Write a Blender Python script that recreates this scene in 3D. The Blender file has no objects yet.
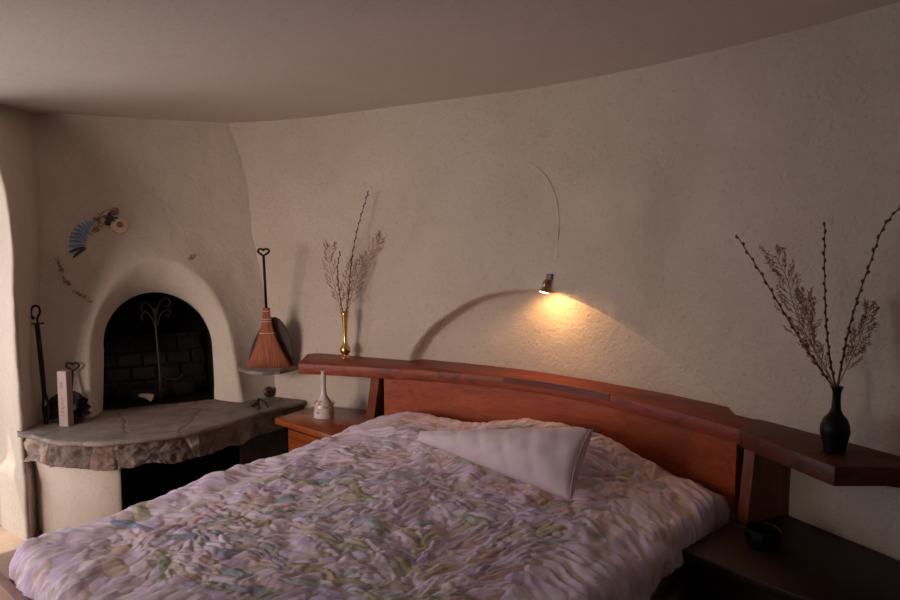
import bpy, bmesh, math, random
import numpy as np
from mathutils import Vector, Matrix
random.seed(7); rng = np.random.default_rng(11)
SC = bpy.context.scene
COL = SC.collection
PI = math.pi

# ------------------------------------------------------------------ camera
H = 1.6; FOC = 700.0; TH = math.radians(42); PT = math.atan(60 / 700.0)
F0 = np.array([-math.sin(TH), math.cos(TH), 0]); RT = np.array([math.cos(TH), math.sin(TH), 0]); ZZ = np.array([0, 0, 1.0])
FW = F0 * math.cos(PT) - ZZ * math.sin(PT); UP = ZZ * math.cos(PT) + F0 * math.sin(PT)
CP = np.array([0, 0, H])
cam = bpy.data.cameras.new('camera'); cam.sensor_width = 36; cam.lens = 36 * FOC / 900; cam.clip_start = .05
co = bpy.data.objects.new('camera', cam); COL.objects.link(co)
m = Matrix.Identity(4)
for i in range(3):
    m[i][0] = RT[i]; m[i][1] = UP[i]; m[i][2] = -FW[i]; m[i][3] = CP[i]
co.matrix_world = m
SC.camera = co

def ray(x, y): return FW + RT * (x - 450) / FOC + UP * (300 - y) / FOC
def at(x, y, z):                       # survey: photo pixel + known height -> place in the room
    d = ray(x, y); return CP + d * (z - H) / d[2]
def atplane(x, y, p0, n):
    d = ray(x, y); n = np.array(n, float); return CP + d * ((np.array(p0, float) - CP) @ n) / (d @ n)

# ------------------------------------------------------------------ numeric helpers
def vnoise(p, seed=0):
    """value noise, p (...,2 or 3) -> -1..1"""
    p = np.asarray(p, float); i = np.floor(p).astype(np.int64); f = p - i; f = f * f * (3 - 2 * f)
    D = p.shape[-1]; out = 0
    def h(c):
        n = c[..., 0] * 374761393 + c[..., 1] * 668265263 + (c[..., 2] * 2147483647 if D == 3 else 0) + seed * 974711
        n = (n ^ (n >> 13)) * 1274126177; n = n & 0x7fffffff; n = (n ^ (n >> 16))
        return (n & 0xffff) / 32767.5 - 1
    for k in range(2 ** D):
        o = np.array([(k >> b) & 1 for b in range(D)])
        w = np.prod(np.where(o == 1, f, 1 - f), axis=-1)
        out = out + w * h(i + o)
    return out
def fbm(p, octv=4, seed=0, gain=.5):
    p = np.asarray(p, float); s = 0; a = 1
    for k in range(octv):
        s = s + a * vnoise(p * 2 ** k + 17.3 * k, seed + k); a *= gain
    return s
def sstep(a, b, x):
    t = np.clip((x - a) / (b - a), 0, 1); return t * t * (3 - 2 * t)
def smooth_curve(pts, n=64):
    """Catmull-Rom through points"""
    P = np.array(pts, float); P = np.vstack([2 * P[0] - P[1], P, 2 * P[-1] - P[-2]])
    S = len(P) - 3; out = []
    for k in range(n):
        t = k / (n - 1) * S; i = min(int(t), S - 1); u = t - i
        a, b, c, d = P[i:i + 4]
        out.append(.5 * ((2 * b) + (c - a) * u + (2 * a - 5 * b + 4 * c - d) * u * u + (3 * b - a - 3 * c + d) * u ** 3))
    return np.array(out)

# ------------------------------------------------------------------ object helpers
def tag(o, label=None, cat=None, group=None, kind=None):
    if label: o['label'] = label
    if cat: o['category'] = cat
    if group: o['group'] = group
    if kind: o['kind'] = kind
    return o
def empty(name, loc=(0, 0, 0), label=None, cat=None, group=None):
    o = bpy.data.objects.new(name, None); COL.objects.link(o); o.empty_display_size = .05
    o.location = [float(c) for c in loc]; return tag(o, label, cat, group)
def link(name, me, mat, parent=None, smooth=True):
    o = bpy.data.objects.new(name, me); COL.objects.link(o)
    if mat: me.materials.append(mat)
    if smooth is True:
        me.polygons.foreach_set('use_smooth', [True] * len(me.polygons))
    if parent:
        o.parent = parent
        o.matrix_parent_inverse = Matrix.Identity(4)
        off = Vector(world_loc(parent)); o.location = -off
        o['_off'] = 1
    return o
def world_loc(o):
    l = Vector(o.location)
    while o.parent: o = o.parent; l += Vector(o.location)
    return l
def mesh(name, verts, faces, mat, parent=None, smooth=True):
    me = bpy.data.meshes.new(name); me.from_pydata([tuple(map(float, v)) for v in verts], [], [tuple(map(int, f)) for f in faces]); me.update()
    return link(name, me, mat, parent, smooth)
def frombm(name, bm, mat, parent=None, smooth=True, auto=None):
    bmesh.ops.recalc_face_normals(bm, faces=bm.faces)
    me = bpy.data.meshes.new(name); bm.to_mesh(me); bm.free()
    if auto is not None:
        o = link(name, me, mat, parent, True)
        me.set_sharp_from_angle(angle=math.radians(auto)); return o
    return link(name, me, mat, parent, smooth)
def grid_mesh(name, V, mat, parent=None, flip=False, keep=None):
    """V: (n,m,3)"""
    n, k = V.shape[:2]
    idx = np.arange(n * k).reshape(n, k)
    a, b, c, d = idx[:-1, :-1], idx[1:, :-1], idx[1:, 1:], idx[:-1, 1:]
    F = np.stack([a, b, c, d] if not flip else [a, d, c, b], -1).reshape(-1, 4)
    if keep is not None: F = F[keep.reshape(-1)]
    me = bpy.data.meshes.new(name)
    me.vertices.add(n * k); me.vertices.foreach_set('co', V.reshape(-1).astype(np.float32))
    me.loops.add(len(F) * 4); me.loops.foreach_set('vertex_index', F.reshape(-1).astype(np.int32))
    me.polygons.add(len(F)); me.polygons.foreach_set('loop_start', np.arange(0, len(F) * 4, 4, dtype=np.int32))
    me.update(calc_edges=True); me.validate()
    if keep is not None:
        bm = bmesh.new(); bm.from_mesh(me)
        bmesh.ops.delete(bm, geom=[v for v in bm.verts if not v.link_faces], context='VERTS'); bm.to_mesh(me); bm.free()
    return link(name, me, mat, parent)
def bm_prism(bm, poly, z0, z1, bev=0):
    vs0 = [bm.verts.new((float(p[0]), float(p[1]), z0)) for p in poly]; vs1 = [bm.verts.new((float(p[0]), float(p[1]), z1)) for p in poly]
    n = len(poly); fs = [bm.faces.new(vs0[::-1]), bm.faces.new(vs1)]
    for i in range(n): fs.append(bm.faces.new((vs0[i], vs0[(i + 1) % n], vs1[(i + 1) % n], vs1[i])))
    if bev:
        bm.normal_update()
        es = set()
        for f in fs:
            for e in f.edges:
                if len(e.link_faces) == 2 and e.calc_face_angle(0) > .5: es.add(e)
        bmesh.ops.bevel(bm, geom=list(es), offset=bev, segments=2, affect='EDGES', profile=.5)
def prism(name, poly, z0, z1, mat, parent=None, bev=.004):
    bm = bmesh.new(); bm_prism(bm, poly, z0, z1, bev); return frombm(name, bm, mat, parent, auto=35)
def bm_box(bm, c, s, rot=None, bev=0):
    r = bmesh.ops.create_cube(bm, size=1); vs = r['verts']
    M = Matrix.Translation(Vector([float(a) for a in c])) @ (rot.to_4x4() if rot is not None else Matrix.Identity(4)) @ Matrix.Diagonal((s[0], s[1], s[2], 1))
    bmesh.ops.transform(bm, matrix=M, verts=vs)
    if bev:
        es = list({e for v in vs for e in v.link_edges})
        bmesh.ops.bevel(bm, geom=es, offset=bev, segments=2, affect='EDGES', profile=.5)
def box(name, c, s, mat, parent=None, rot=None, bev=.003):
    bm = bmesh.new(); bm_box(bm, c, s, rot, bev); return frombm(name, bm, mat, parent, auto=35)
def bm_tube(bm, pts, r, seg=8, cap=True):
    P = np.array(pts, float); n = len(P)
    R = np.full(n, r) if np.isscalar(r) else np.array(r, float)
    T = np.gradient(P, axis=0); T /= np.linalg.norm(T, axis=1)[:, None] + 1e-12
    ref = np.array([0, 0, 1.0]) if abs(T[0][2]) < .9 else np.array([1.0, 0, 0])
    N = np.cross(T[0], ref); N /= np.linalg.norm(N); rings = []
    for i in range(n):
        N = N - T[i] * (N @ T[i]); N /= np.linalg.norm(N); B = np.cross(T[i], N)
        rings.append([bm.verts.new(tuple(P[i] + R[i] * (math.cos(2 * PI * k / seg) * N + math.sin(2 * PI * k / seg) * B))) for k in range(seg)])
    for i in range(n - 1):
        for k in range(seg): bm.faces.new((rings[i][k], rings[i][(k + 1) % seg], rings[i + 1][(k + 1) % seg], rings[i + 1][k]))
    if cap: bm.faces.new(rings[0][::-1]); bm.faces.new(rings[-1])
def tube(name, pts, r, mat, parent=None, seg=8):
    bm = bmesh.new(); bm_tube(bm, pts, r, seg); return frombm(name, bm, mat, parent)
def bm_lathe(bm, prof, c=(0, 0, 0), seg=32, M=None):
    """prof: list of (r,z)"""
    rings = []
    for r, z in prof:
        if r < 1e-5: rings.append([bm.verts.new((0, 0, z))])
        else: rings.append([bm.verts.new((r * math.cos(2 * PI * k / seg), r * math.sin(2 * PI * k / seg), z)) for k in range(seg)])
    for a, b in zip(rings, rings[1:]):
        for k in range(seg):
            k2 = (k + 1) % seg
            if len(a) == 1 and len(b) == 1: continue
            if len(a) == 1: bm.faces.new((a[0], b[k2], b[k]))
            elif len(b) == 1: bm.faces.new((a[k], a[k2], b[0]))
            else: bm.faces.new((a[k], a[k2], b[k2], b[k]))
    vs = [v for r in rings for v in r]
    if M is not None: bmesh.ops.transform(bm, matrix=M, verts=vs)
    bmesh.ops.translate(bm, verts=vs, vec=[float(a) for a in c])
def lathe(name, prof, c, mat, parent=None, seg=32, M=None, auto=None):
    bm = bmesh.new(); bm_lathe(bm, prof, c, seg, M); return frombm(name, bm, mat, parent, auto=auto)
def rot_to(d, up=(0, 0, 1)):
    """matrix taking +Z to d"""
    return Vector([float(a) for a in d]).to_track_quat('Z', 'Y').to_matrix().to_4x4()

# ------------------------------------------------------------------ materials
def newmat(name):
    mt = bpy.data.materials.new(name); mt.use_nodes = True
    nt = mt.node_tree; b = nt.nodes['Principled BSDF']; return mt, nt, b
def N(nt, t, **kw):
    n = nt.nodes.new(t)
    for k, v in kw.items():
        if k in n.inputs.keys(): n.inputs[k].default_value = v
        else: setattr(n, k, v)
    return n
def coords(nt, scale=(1, 1, 1), rot=(0, 0, 0)):
    g = nt.nodes.new('ShaderNodeNewGeometry'); mp = nt.nodes.new('ShaderNodeMapping')
    mp.inputs['Scale'].default_value = scale; mp.inputs['Rotation'].default_value = rot
    nt.links.new(g.outputs['Position'], mp.inputs['Vector']); return mp.outputs[0]
def ramp(nt, src, stops):
    r = nt.nodes.new('ShaderNodeValToRGB'); e = r.color_ramp.elements
    while len(e) < len(stops): e.new(.5)
    for k, (p, c) in enumerate(stops): e[k].position = p; e[k].color = (*c, 1)
    nt.links.new(src, r.inputs['Fac']); return r.outputs['Color']
def noise(nt, vec, scale, detail=4, rough=.55, dist=0):
    n = N(nt, 'ShaderNodeTexNoise', Scale=scale, Detail=detail, Roughness=rough, Distortion=dist)
    nt.links.new(vec, n.inputs['Vector']); return n.outputs['Fac']
def bump(nt, b, h, strength=.3, dist=.01, prev=None):
    n = N(nt, 'ShaderNodeBump', Strength=strength, Distance=dist); nt.links.new(h, n.inputs['Height'])
    if prev is not None: nt.links.new(prev, n.inputs['Normal'])
    nt.links.new(n.outputs[0], b.inputs['Normal']); return n.outputs[0]
def simple(name, col, rough=.5, metal=0, nscale=30, var=.15, bumps=0, spec=.5, bscale=None):
    mt, nt, b = newmat(name)
    v = coords(nt); f = noise(nt, v, nscale)
    lo = [c * (1 - var) for c in col]; hi = [min(1, c * (1 + var)) for c in col]
    nt.links.new(ramp(nt, f, [(.3, lo), (.7, hi)]), b.inputs['Base Color'])
    b.inputs['Roughness'].default_value = rough; b.inputs['Metallic'].default_value = metal
    b.inputs['Specular IOR Level'].default_value = spec
    if bumps: bump(nt, b, noise(nt, v, bscale or nscale * 2), bumps, .004)
    return mt
def plaster(name, c1, c2, grain=.5):
    mt, nt, b = newmat(name); v = coords(nt)
    big = noise(nt, v, 1.6, 5, .6, .4); fine = noise(nt, v, 48, 4, .65); mid = noise(nt, v, 14, 4, .6)
    base = ramp(nt, big, [(.3, c1), (.72, c2)])
    sp = ramp(nt, fine, [(.28, (.72, .70, .68)), (.45, (1, 1, 1))])
    mx = N(nt, 'ShaderNodeMix', data_type='RGBA', blend_type='MULTIPLY'); mx.inputs[0].default_value = .6
    nt.links.new(base, mx.inputs[6]); nt.links.new(sp, mx.inputs[7]); nt.links.new(mx.outputs[2], b.inputs['Base Color'])
    b.inputs['Roughness'].default_value = .92; b.inputs['Specular IOR Level'].default_value = .15
    p = bump(nt, b, mid, .25 * grain, .02); bump(nt, b, fine, min(1, .9 * grain), .009, p)
    return mt
def wood(name, c1, c2, c3, rough=.35, axis='x', scale=1.0):
    mt, nt, b = newmat(name)
    s = {'x': (1.2, 14, 14), 'y': (14, 1.2, 14), 'z': (14, 14, 1.2)}[axis]
    v = coords(nt, [a * scale for a in s])
    f = noise(nt, v, 1.6, 6, .62, .8); g = noise(nt, v, 9, 3, .6)
    cl = ramp(nt, f, [(.28, c1), (.5, c2), (.72, c3)])
    mx = N(nt, 'ShaderNodeMix', data_type='RGBA', blend_type='MULTIPLY'); mx.inputs[0].default_value = .5
    nt.links.new(cl, mx.inputs[6]); nt.links.new(ramp(nt, g, [(.3, (.55, .5, .48)), (.55, (1, 1, 1))]), mx.inputs[7])
    nt.links.new(mx.outputs[2], b.inputs['Base Color'])
    b.inputs['Roughness'].default_value = rough; b.inputs['Coat Weight'].default_value = .05; b.inputs['Coat Roughness'].default_value = .3; b.inputs['Specular IOR Level'].default_value = .3
    bump(nt, b, g, .06, .003); return mt
M = {}
M['plaster'] = plaster('adobe_plaster', (.52, .435, .355), (.62, .53, .445), 1.1)
M['plaster_dim'] = plaster('brown_plaster', (.20, .15, .12), (.25, .19, .15), .6)  # unseen right and rear walls, coloured dark to cut bounced light
M['plaster_smooth'] = plaster('smooth_adobe', (.55, .47, .395), (.65, .56, .475), .4)
M['ceiling'] = plaster('ceiling_plaster', (.66, .585, .52), (.70, .625, .555), .12)
M['floor'] = simple('floor_tile', (.36, .25, .18), .6, 0, 6, .25)
M['patio'] = simple('pale_patio', (.62, .58, .52), .9, 0, 3, .15)
M['headwood'] = wood('red_wood', (.22, .036, .010), (.35, .062, .016), (.42, .090, .026), .45)
M['beamwood'] = wood('red_brown_wood', (.10, .016, .007), (.25, .040, .015), (.32, .060, .022), .5, scale=.7)
M['inlaywood'] = wood('dark_inlay_wood', (.08, .012, .006), (.15, .028, .012), (.20, .04, .018), .36, scale=.7)
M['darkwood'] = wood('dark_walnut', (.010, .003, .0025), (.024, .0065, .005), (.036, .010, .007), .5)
M['bracewood'] = wood('brace_wood', (.12, .03, .014), (.22, .06, .028), (.30, .09, .045), .4, 'z')
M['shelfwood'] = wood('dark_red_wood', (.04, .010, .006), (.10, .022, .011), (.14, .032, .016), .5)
M['standwood'] = wood('nightstand_wood', (.16, .035, .012), (.30, .07, .02), (.38, .10, .03), .25)
M['railwood'] = simple('rail_wood', (.30, .15, .11), .4, 0, 20, .2)
M['iron'] = simple('black_iron', (.018, .014, .013), .55, .6, 60, .4, .3)
M['irondark'] = simple('sooty_iron', (.045, .034, .03), .5, .6, 60, .3, .2)
M['ironbrown'] = simple('brown_iron', (.10, .07, .055), .45, .7, 60, .3, .2)
M['soot'] = simple('soot_and_shade_black', (.010, .008, .007), .95, 0, 14, .5, .5, .1)  # soot in the firebox, painted shade in the wood nook
M['brass'] = simple('brass', (.75, .48, .16), .22, 1, 40, .1)
M['oldbrass'] = simple('old_brass', (.36, .20, .09), .4, .8, 60, .25)
M['blackglaze'] = simple('black_glaze', (.006, .0045, .0045), .4, 0, 20, .2, spec=.12)
M['blackglass'] = simple('black_glass', (.004, .004, .005), .12, 0, 20, .1, spec=.3)
M['twig'] = simple('brown_twig', (.15, .070, .043), .8, 0, 90, .3)
M['bud'] = simple('dark_bud', (.10, .045, .032), .8, 0, 90, .3)
M['sprig'] = simple('dry_sprig', (.40, .19, .13), .9, 0, 90, .3)
M['broom'] = None
M['box'] = simple('card_box', (.46, .37, .36), .7, 0, 30, .05)
M['boxside'] = simple('card_box_side', (.36, .26, .22), .7, 0, 30, .05)
M['print_red'] = simple('red_print', (.62, .10, .07), .7, 0, 30, .05)
M['print_grey'] = simple('grey_print', (.22, .17, .18), .7, 0, 30, .05)
M['cord'] = simple('cream_cord', (.68, .58, .49), .7, 0, 30, .08)
M['mount'] = simple('mauve_mount', (.22, .13, .17), .6, 0, 30, .1)
M['blue'] = simple('blue_shell', (.12, .28, .52), .45, 0, 60, .35)
M['navy'] = simple('dark_shell', (.03, .035, .055), .45, 0, 60, .35)
M['snail'] = simple('brown_shell', (.34, .20, .14), .5, 0, 60, .35, .2)
M['pale_shell'] = simple('pale_shell', (.62, .45, .33), .5, 0, 60, .15, .2)
M['flower'] = simple('cream_shell', (.78, .58, .42), .5, 0, 40, .12)
M['incise'] = simple('incised_line', (.44, .37, .30), .95, 0, 40, .1)
M['slate'] = simple('dark_slate', (.055, .042, .038), .75, 0, 18, .35, .4)
M['white_ceramic'] = None
M['log'] = simple('charred_log', (.012, .009, .008), .95, 0, 30, .4, .6)
M['logend'] = simple('pale_split_wood', (.72, .55, .40), .8, 0, 30, .1)
M['pillow'] = None
M['mattress'] = simple('mattress_ticking', (.40, .33, .32), .9, 0, 30, .1)

# broom straw
mt, nt, b = newmat('broom_straw'); v = coords(nt, (90, 90, 4)); f = noise(nt, v, 1.5, 4)
nt.links.new(ramp(nt, f, [(.3, (.17, .045, .022)), (.55, (.36, .105, .048)), (.75, (.46, .17, .085))]), b.inputs['Base Color']); b.inputs['Roughness'].default_value = .8
bump(nt, b, f, .5, .004); M['broom'] = mt
# flagstone
mt, nt, b = newmat('flagstone'); v = coords(nt)
vo = N(nt, 'ShaderNodeTexVoronoi', feature='DISTANCE_TO_EDGE', Scale=2.6); vc = N(nt, 'ShaderNodeTexVoronoi', Scale=2.6)
nz = N(nt, 'ShaderNodeTexNoise', Scale=3.0, Detail=3); nt.links.new(v, nz.inputs['Vector'])
ad = N(nt, 'ShaderNodeMix', data_type='VECTOR'); ad.inputs[0].default_value = .14; nt.links.new(v, ad.inputs[4]); nt.links.new(nz.outputs['Color'], ad.inputs[5])
nt.links.new(ad.outputs[1], vo.inputs['Vector']); nt.links.new(ad.outputs[1], vc.inputs['Vector'])
bw = N(nt, 'ShaderNodeSeparateColor'); nt.links.new(vc.outputs['Color'], bw.inputs[0])
cl = ramp(nt, bw.outputs[0], [(.0, (.21, .17, .155)), (.5, (.29, .24, .215)), (1, (.25, .195, .17))])
f = noise(nt, v, 9, 6, .65); mx = N(nt, 'ShaderNodeMix', data_type='RGBA', blend_type='MULTIPLY'); mx.inputs[0].default_value = .8
nt.links.new(cl, mx.inputs[6]); nt.links.new(ramp(nt, f, [(.3, (.55, .52, .5)), (.65, (1.15, 1.12, 1.1))]), mx.inputs[7])
mx2 = N(nt, 'ShaderNodeMix', data_type='RGBA', blend_type='MULTIPLY'); mx2.inputs[0].default_value = 1
nt.links.new(mx.outputs[2], mx2.inputs[6]); nt.links.new(ramp(nt, vo.outputs[0], [(.0, (.62, .57, .54)), (.025, (1, 1, 1))]), mx2.inputs[7])
nt.links.new(mx2.outputs[2], b.inputs['Base Color']); b.inputs['Roughness'].default_value = .7
p = bump(nt, b, ramp(nt, vo.outputs[0], [(0, (0, 0, 0)), (.05, (1, 1, 1))]), .4, .006); bump(nt, b, f, .5, .01, p); M['flagstone'] = mt

def attr_mat(name, rough=.85, nscale=120, bstr=.25, sheen=0):
    mt, nt, b = newmat(name); a = N(nt, 'ShaderNodeAttribute', attribute_name='Col')
    v = coords(nt); f = noise(nt, v, nscale, 3)
    mx = N(nt, 'ShaderNodeMix', data_type='RGBA', blend_type='MULTIPLY'); mx.inputs[0].default_value = .5
    nt.links.new(a.outputs['Color'], mx.inputs[6]); nt.links.new(ramp(nt, f, [(.3, (.8, .78, .8)), (.7, (1.1, 1.1, 1.1))]), mx.inputs[7])
    nt.links.new(mx.outputs[2], b.inputs['Base Color']); b.inputs['Roughness'].default_value = rough
    b.inputs['Sheen Weight'].default_value = sheen
    bump(nt, b, f, bstr, .003); return mt
M['quilt'] = attr_mat('patchwork_cotton', .8, 160, .2, .15)
M['rubble'] = attr_mat('rubble_stone', .9, 40, .6)
M['firebrick'] = attr_mat('sooty_firebrick', .95, 40, .6)
M['ceramic_attr'] = attr_mat('painted_ceramic', .25, 50, .03)
def set_col(o, C):
    C = np.asarray(C, np.float32).reshape(-1, 3); me = o.data
    a = me.color_attributes.new('Col', 'FLOAT_COLOR', 'POINT')
    a.data.foreach_set('color', np.hstack([C, np.ones((len(C), 1), np.float32)]).reshape(-1))
# pillow fabric
mt, nt, b = newmat('pillow_cotton'); v = coords(nt); f = noise(nt, v, 4, 3)
nt.links.new(ramp(nt, f, [(.3, (.64, .50, .53)), (.7, (.70, .555, .585))]), b.inputs['Base Color']); b.inputs['Roughness'].default_value = .75; b.inputs['Sheen Weight'].default_value = .15
bump(nt, b, noise(nt, v, 140, 2), .12, .002); M['pillow'] = mt

# ------------------------------------------------------------------ the round back wall
ZC = 2.4
WB = smooth_curve([(-5.0, 2.05), (-4.2, 2.47), (-3.6, 2.69), (-2.92, 2.90), (-2.25, 3.04), (-1.55, 3.005), (-1.06, 2.905), (-.6, 2.75), (-.2, 2.56), (.4, 2.22), (.9, 1.85), (1.35, 1.35)], 400)
WT = smooth_curve([(-5.0, 2.28), (-4.4, 2.615), (-3.9, 2.82), (-3.085, 2.985), (-2.41, 3.086), (-2.03, 3.098), (-1.56, 3.05), (-.99, 2.945), (-.51, 2.83), (0, 2.64), (.5, 2.3), (.95, 1.9), (1.35, 1.35)], 400)
def Yw(x, z):
    t = np.clip((np.asarray(z) - .7) / (ZC - .7), -.2, 1)
    return np.interp(x, WB[:, 0], WB[:, 1]) * (1 - t) + np.interp(x, WT[:, 0], WT[:, 1]) * t
def onwall(px, py):
    d = ray(px, py); lo, hi = .8, 9.0
    for _ in range(50):
        k = (lo + hi) / 2; p = CP + d * k
        if p[1] < Yw(p[0], p[2]): lo = k
        else: hi = k
    return CP + d * lo
def wall_normal(x):
    e = .05; s = float(Yw(x + e, 1.0) - Yw(x - e, 1.0)) / (2 * e); n = np.array([s, -1, 0]); return n / np.linalg.norm(n)

NICHE_PX = [(407, 363), (411, 352), (420, 338), (432, 326), (447, 315), (465, 304), (485, 296), (505, 292), (527, 290.5), (548, 292.5), (565, 297), (585, 305), (610, 318), (640, 337), (670, 358), (700, 383), (722, 403), (734, 416)]
NP = np.array([onwall(*p)[[0, 2]] for p in NICHE_PX]); NP = smooth_curve(NP, 90)
NPOLY = np.vstack([NP, [NP[-1, 0] + .02, .3], [NP[0, 0] - .02, .3]])
def poly_sd(P, poly):
    """signed distance, positive inside"""
    x, y = P[..., 0], P[..., 1]; dmin = np.full(x.shape, 1e9); ins = np.zeros(x.shape, bool)
    for a, b2 in zip(poly, np.roll(poly, -1, 0)):
        ab = b2 - a; t = np.clip(((x - a[0]) * ab[0] + (y - a[1]) * ab[1]) / (ab @ ab + 1e-12), 0, 1)
        dmin = np.minimum(dmin, np.hypot(x - a[0] - t * ab[0], y - a[1] - t * ab[1]))
        c = ((a[1] > y) != (b2[1] > y)) & (x < (b2[0] - a[0]) * (y - a[1]) / (b2[1] - a[1] + 1e-12) + a[0]); ins ^= c
    return np.where(ins, dmin, -dmin)
def axis_pts(a, b2, fine, step, fstep):
    """coordinates a..b2 with a fine stretch"""
    s = [a]
    while s[-1] < b2:
        s.append(s[-1] + (fstep if fine[0] <= s[-1] < fine[1] else step))
    s[-1] = b2; return np.array(s)
xs = axis_pts(-4.75, 1.3, (-3.1, -.9), .03, .0095); zs = axis_pts(0, ZC + .02, (.8, 1.55), .03, .0095)
X, Zg = np.meshgrid(xs, zs, indexing='ij')
Y = Yw(X, Zg)
sd = poly_sd(np.stack([X, Zg], -1), NPOLY)
ndepth = .095 + 0 * X
Y = Y + ndepth * sstep(-.004, .014, sd)
und = .014 * fbm(np.stack([X * 1.6, Zg * 1.9], -1), 3, 5) + .0030 * fbm(np.stack([X * 11, Zg * 11], -1), 2, 9)
# a soft fold in the plaster above the right half of the niche
c = X - (-1.35 + .25 * (Zg - 1.7)); und = und + .035 * np.exp(-(c / .16) ** 2) * sstep(1.25, 1.6, Zg) * (1 - sstep(2.0, 2.35, Zg))
Y = Y + und * sstep(2.4, 2.2, Zg) * np.where(sd > 0, .6, 1)
kp = X[:-1, :-1] > -3.83 - .57 * np.clip((Zg[:-1, :-1] - .58) / 1.82, -.3, 1) - .16
wall_back = grid_mesh('wall_back', np.stack([X, Y, Zg], -1), M['plaster'], keep=kp); tag(wall_back, kind='structure')

# ------------------------------------------------------------------ floor, ceiling, other walls
tag(mesh('floor', [(-5.2, -2.4, 0), (1.8, -2.4, 0), (1.8, 3.4, 0), (-5.2, 3.4, 0), (-5.2, -2.4, -.1), (1.8, -2.4, -.1), (1.8, 3.4, -.1), (-5.2, 3.4, -.1)],
         [(0, 1, 2, 3), (7, 6, 5, 4), (0, 4, 5, 1), (1, 5, 6, 2), (2, 6, 7, 3), (3, 7, 4, 0)], M['floor'], smooth=False), kind='structure')
gx, gy = np.meshgrid(np.linspace(-5.3, 1.9, 60), np.linspace(-2.5, 3.5, 60), indexing='ij')
cz = ZC + .012 * fbm(np.stack([gx * .7, gy * .7], -1), 2, 3)
tag(grid_mesh('ceiling', np.stack([gx, gy, cz], -1), M['ceiling'], flip=True), kind='structure')
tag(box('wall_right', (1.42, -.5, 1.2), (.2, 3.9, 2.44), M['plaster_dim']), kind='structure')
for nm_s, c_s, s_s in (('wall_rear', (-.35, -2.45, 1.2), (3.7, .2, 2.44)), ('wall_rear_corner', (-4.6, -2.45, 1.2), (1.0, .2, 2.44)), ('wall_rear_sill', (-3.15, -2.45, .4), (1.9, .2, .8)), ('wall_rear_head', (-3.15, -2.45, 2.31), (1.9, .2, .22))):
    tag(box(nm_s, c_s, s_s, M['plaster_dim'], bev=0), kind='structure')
bm = bmesh.new()
for c_s, s_s in (((-3.15, -2.45, .82), (1.9, .1, .05)), ((-3.15, -2.45, 2.18), (1.9, .1, .05)), ((-4.07, -2.45, 1.5), (.05, .1, 1.4)), ((-2.23, -2.45, 1.5), (.05, .1, 1.4)), ((-3.15, -2.45, 1.5), (.05, .1, 1.4))): bm_box(bm, c_s, s_s)
tag(frombm('window_1', bm, M['railwood'], smooth=False), kind='structure')

# left wall: a strip between fireplace and an arched doorway, and its reveal
JB = np.array([-4.14, 1.19]); B0 = np.array([-4.40, 1.40]); B1 = np.array([-5.02, 1.66]); A1 = np.array([-4.74, 1.20])
def Aedge(z):
    s = np.clip((z - 1.72) / (ZC - 1.72), 0, 1) ** 1.4
    low = np.clip((.40 - z) / .06, 0, 1) * 0.075
    return JB * (1 - s) + A1 * s + np.array([low, -low * .3])
def Bedge(z):
    s = np.clip((z - .58) / (ZC - .58), 0, 1); return B0 * (1 - s) + B1 * s
rows = []
zl = np.linspace(0, ZC + .02, 70)
for z in zl:
    a, b2 = Aedge(z), Bedge(z); w = b2 - a
    r = [(*(a + w * t), z) for t in np.linspace(1.15, .06, 14)]
    # rounded corner then the reveal running out through the wall
    out = np.array([-.80, -.05]); out = out / np.linalg.norm(out)
    wd = w / np.linalg.norm(w)
    for t in np.linspace(0, 1, 7)[1:]:
        p = (a + wd * .05) * (1 - t) ** 2 + 2 * t * (1 - t) * a + t * t * (a + out * .05); r.append((*p, z))
    for t in np.linspace(.1, .62, 10): r.append((*(a + out * t), z))
    rows.append(r)
V = np.array(rows); V[..., :2] += (.006 * fbm(V[..., [0, 2]] * 4 + V[..., [1, 1]] * 4, 3, 21))[..., None]
wall_left = grid_mesh('wall_left', V, M['plaster_smooth'], flip=False); tag(wall_left, kind='structure')
# the rest of the left wall beyond the doorway (behind the photographer's left)
tag(box('wall_left_rear', (-4.6, -2.05, 1.2), (.5, .9, 2.44), M['plaster_smooth']), kind='structure')
tag(box('trim_1', (-4.62, 1.095, 1.05), (.05, .09, 2.1), M['cord'], bev=.006), kind='structure')
tag(box('ground_outside', (-8.3, -.5, -.06), (6.2, 9, .1), M['patio']), kind='structure')

# ------------------------------------------------------------------ fireplace
HZ = .58
fp = empty('fireplace', (-3.9, 1.9, 0), 'rounded white adobe corner fireplace with arched black mouth and flagstone hearth', 'fireplace')
bd = np.array([.357, .934, 0]); bn = np.array([.934, -.357, 0])          # along the breast, out of the breast
def breast_pt(y, z):
    """y measured at hearth level along the breast; leans back and narrows upward"""
    t = np.clip((z - HZ) / (ZC - HZ), -.35, 1); t = np.where(t > 0, np.clip(t, 0, 1) ** 1.25, t * .3)
    xb = -4.245 + .38 * (y - 1.655)
    v = (y - 1.40) / (2.68 - 1.40)
    xt = -4.944 + v * .54; yt = 1.617 + v * .998
    return np.stack([xb * (1 - t) + xt * t, y * (1 - t) + yt * t, z], -1)
def yc_in(z): return 1.950 + .027 * np.clip((z - .58) / .35, 0, 1)
HWI = .300; ZSP = .955; HTI = .314
def opening(y, z):
    h = np.maximum(z - ZSP, 0) / HTI; w = (y - yc_in(z)) / HWI; ri = np.hypot(w, h)
    h2 = np.maximum(z - .93, 0) / .555; w2 = (y - 1.985 - .03 * np.clip((z - .93) / .5, 0, 1)) / (.402 - .015 * np.clip((z - .58) / .4, 0, 1)); ro = np.hypot(w2, h2); return ri, ro
ys = axis_pts(1.25, 2.95, (1.4, 2.55), .03, .0115); zz = axis_pts(.35, ZC + .02, (.5, 1.7), .03, .0115)
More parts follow.
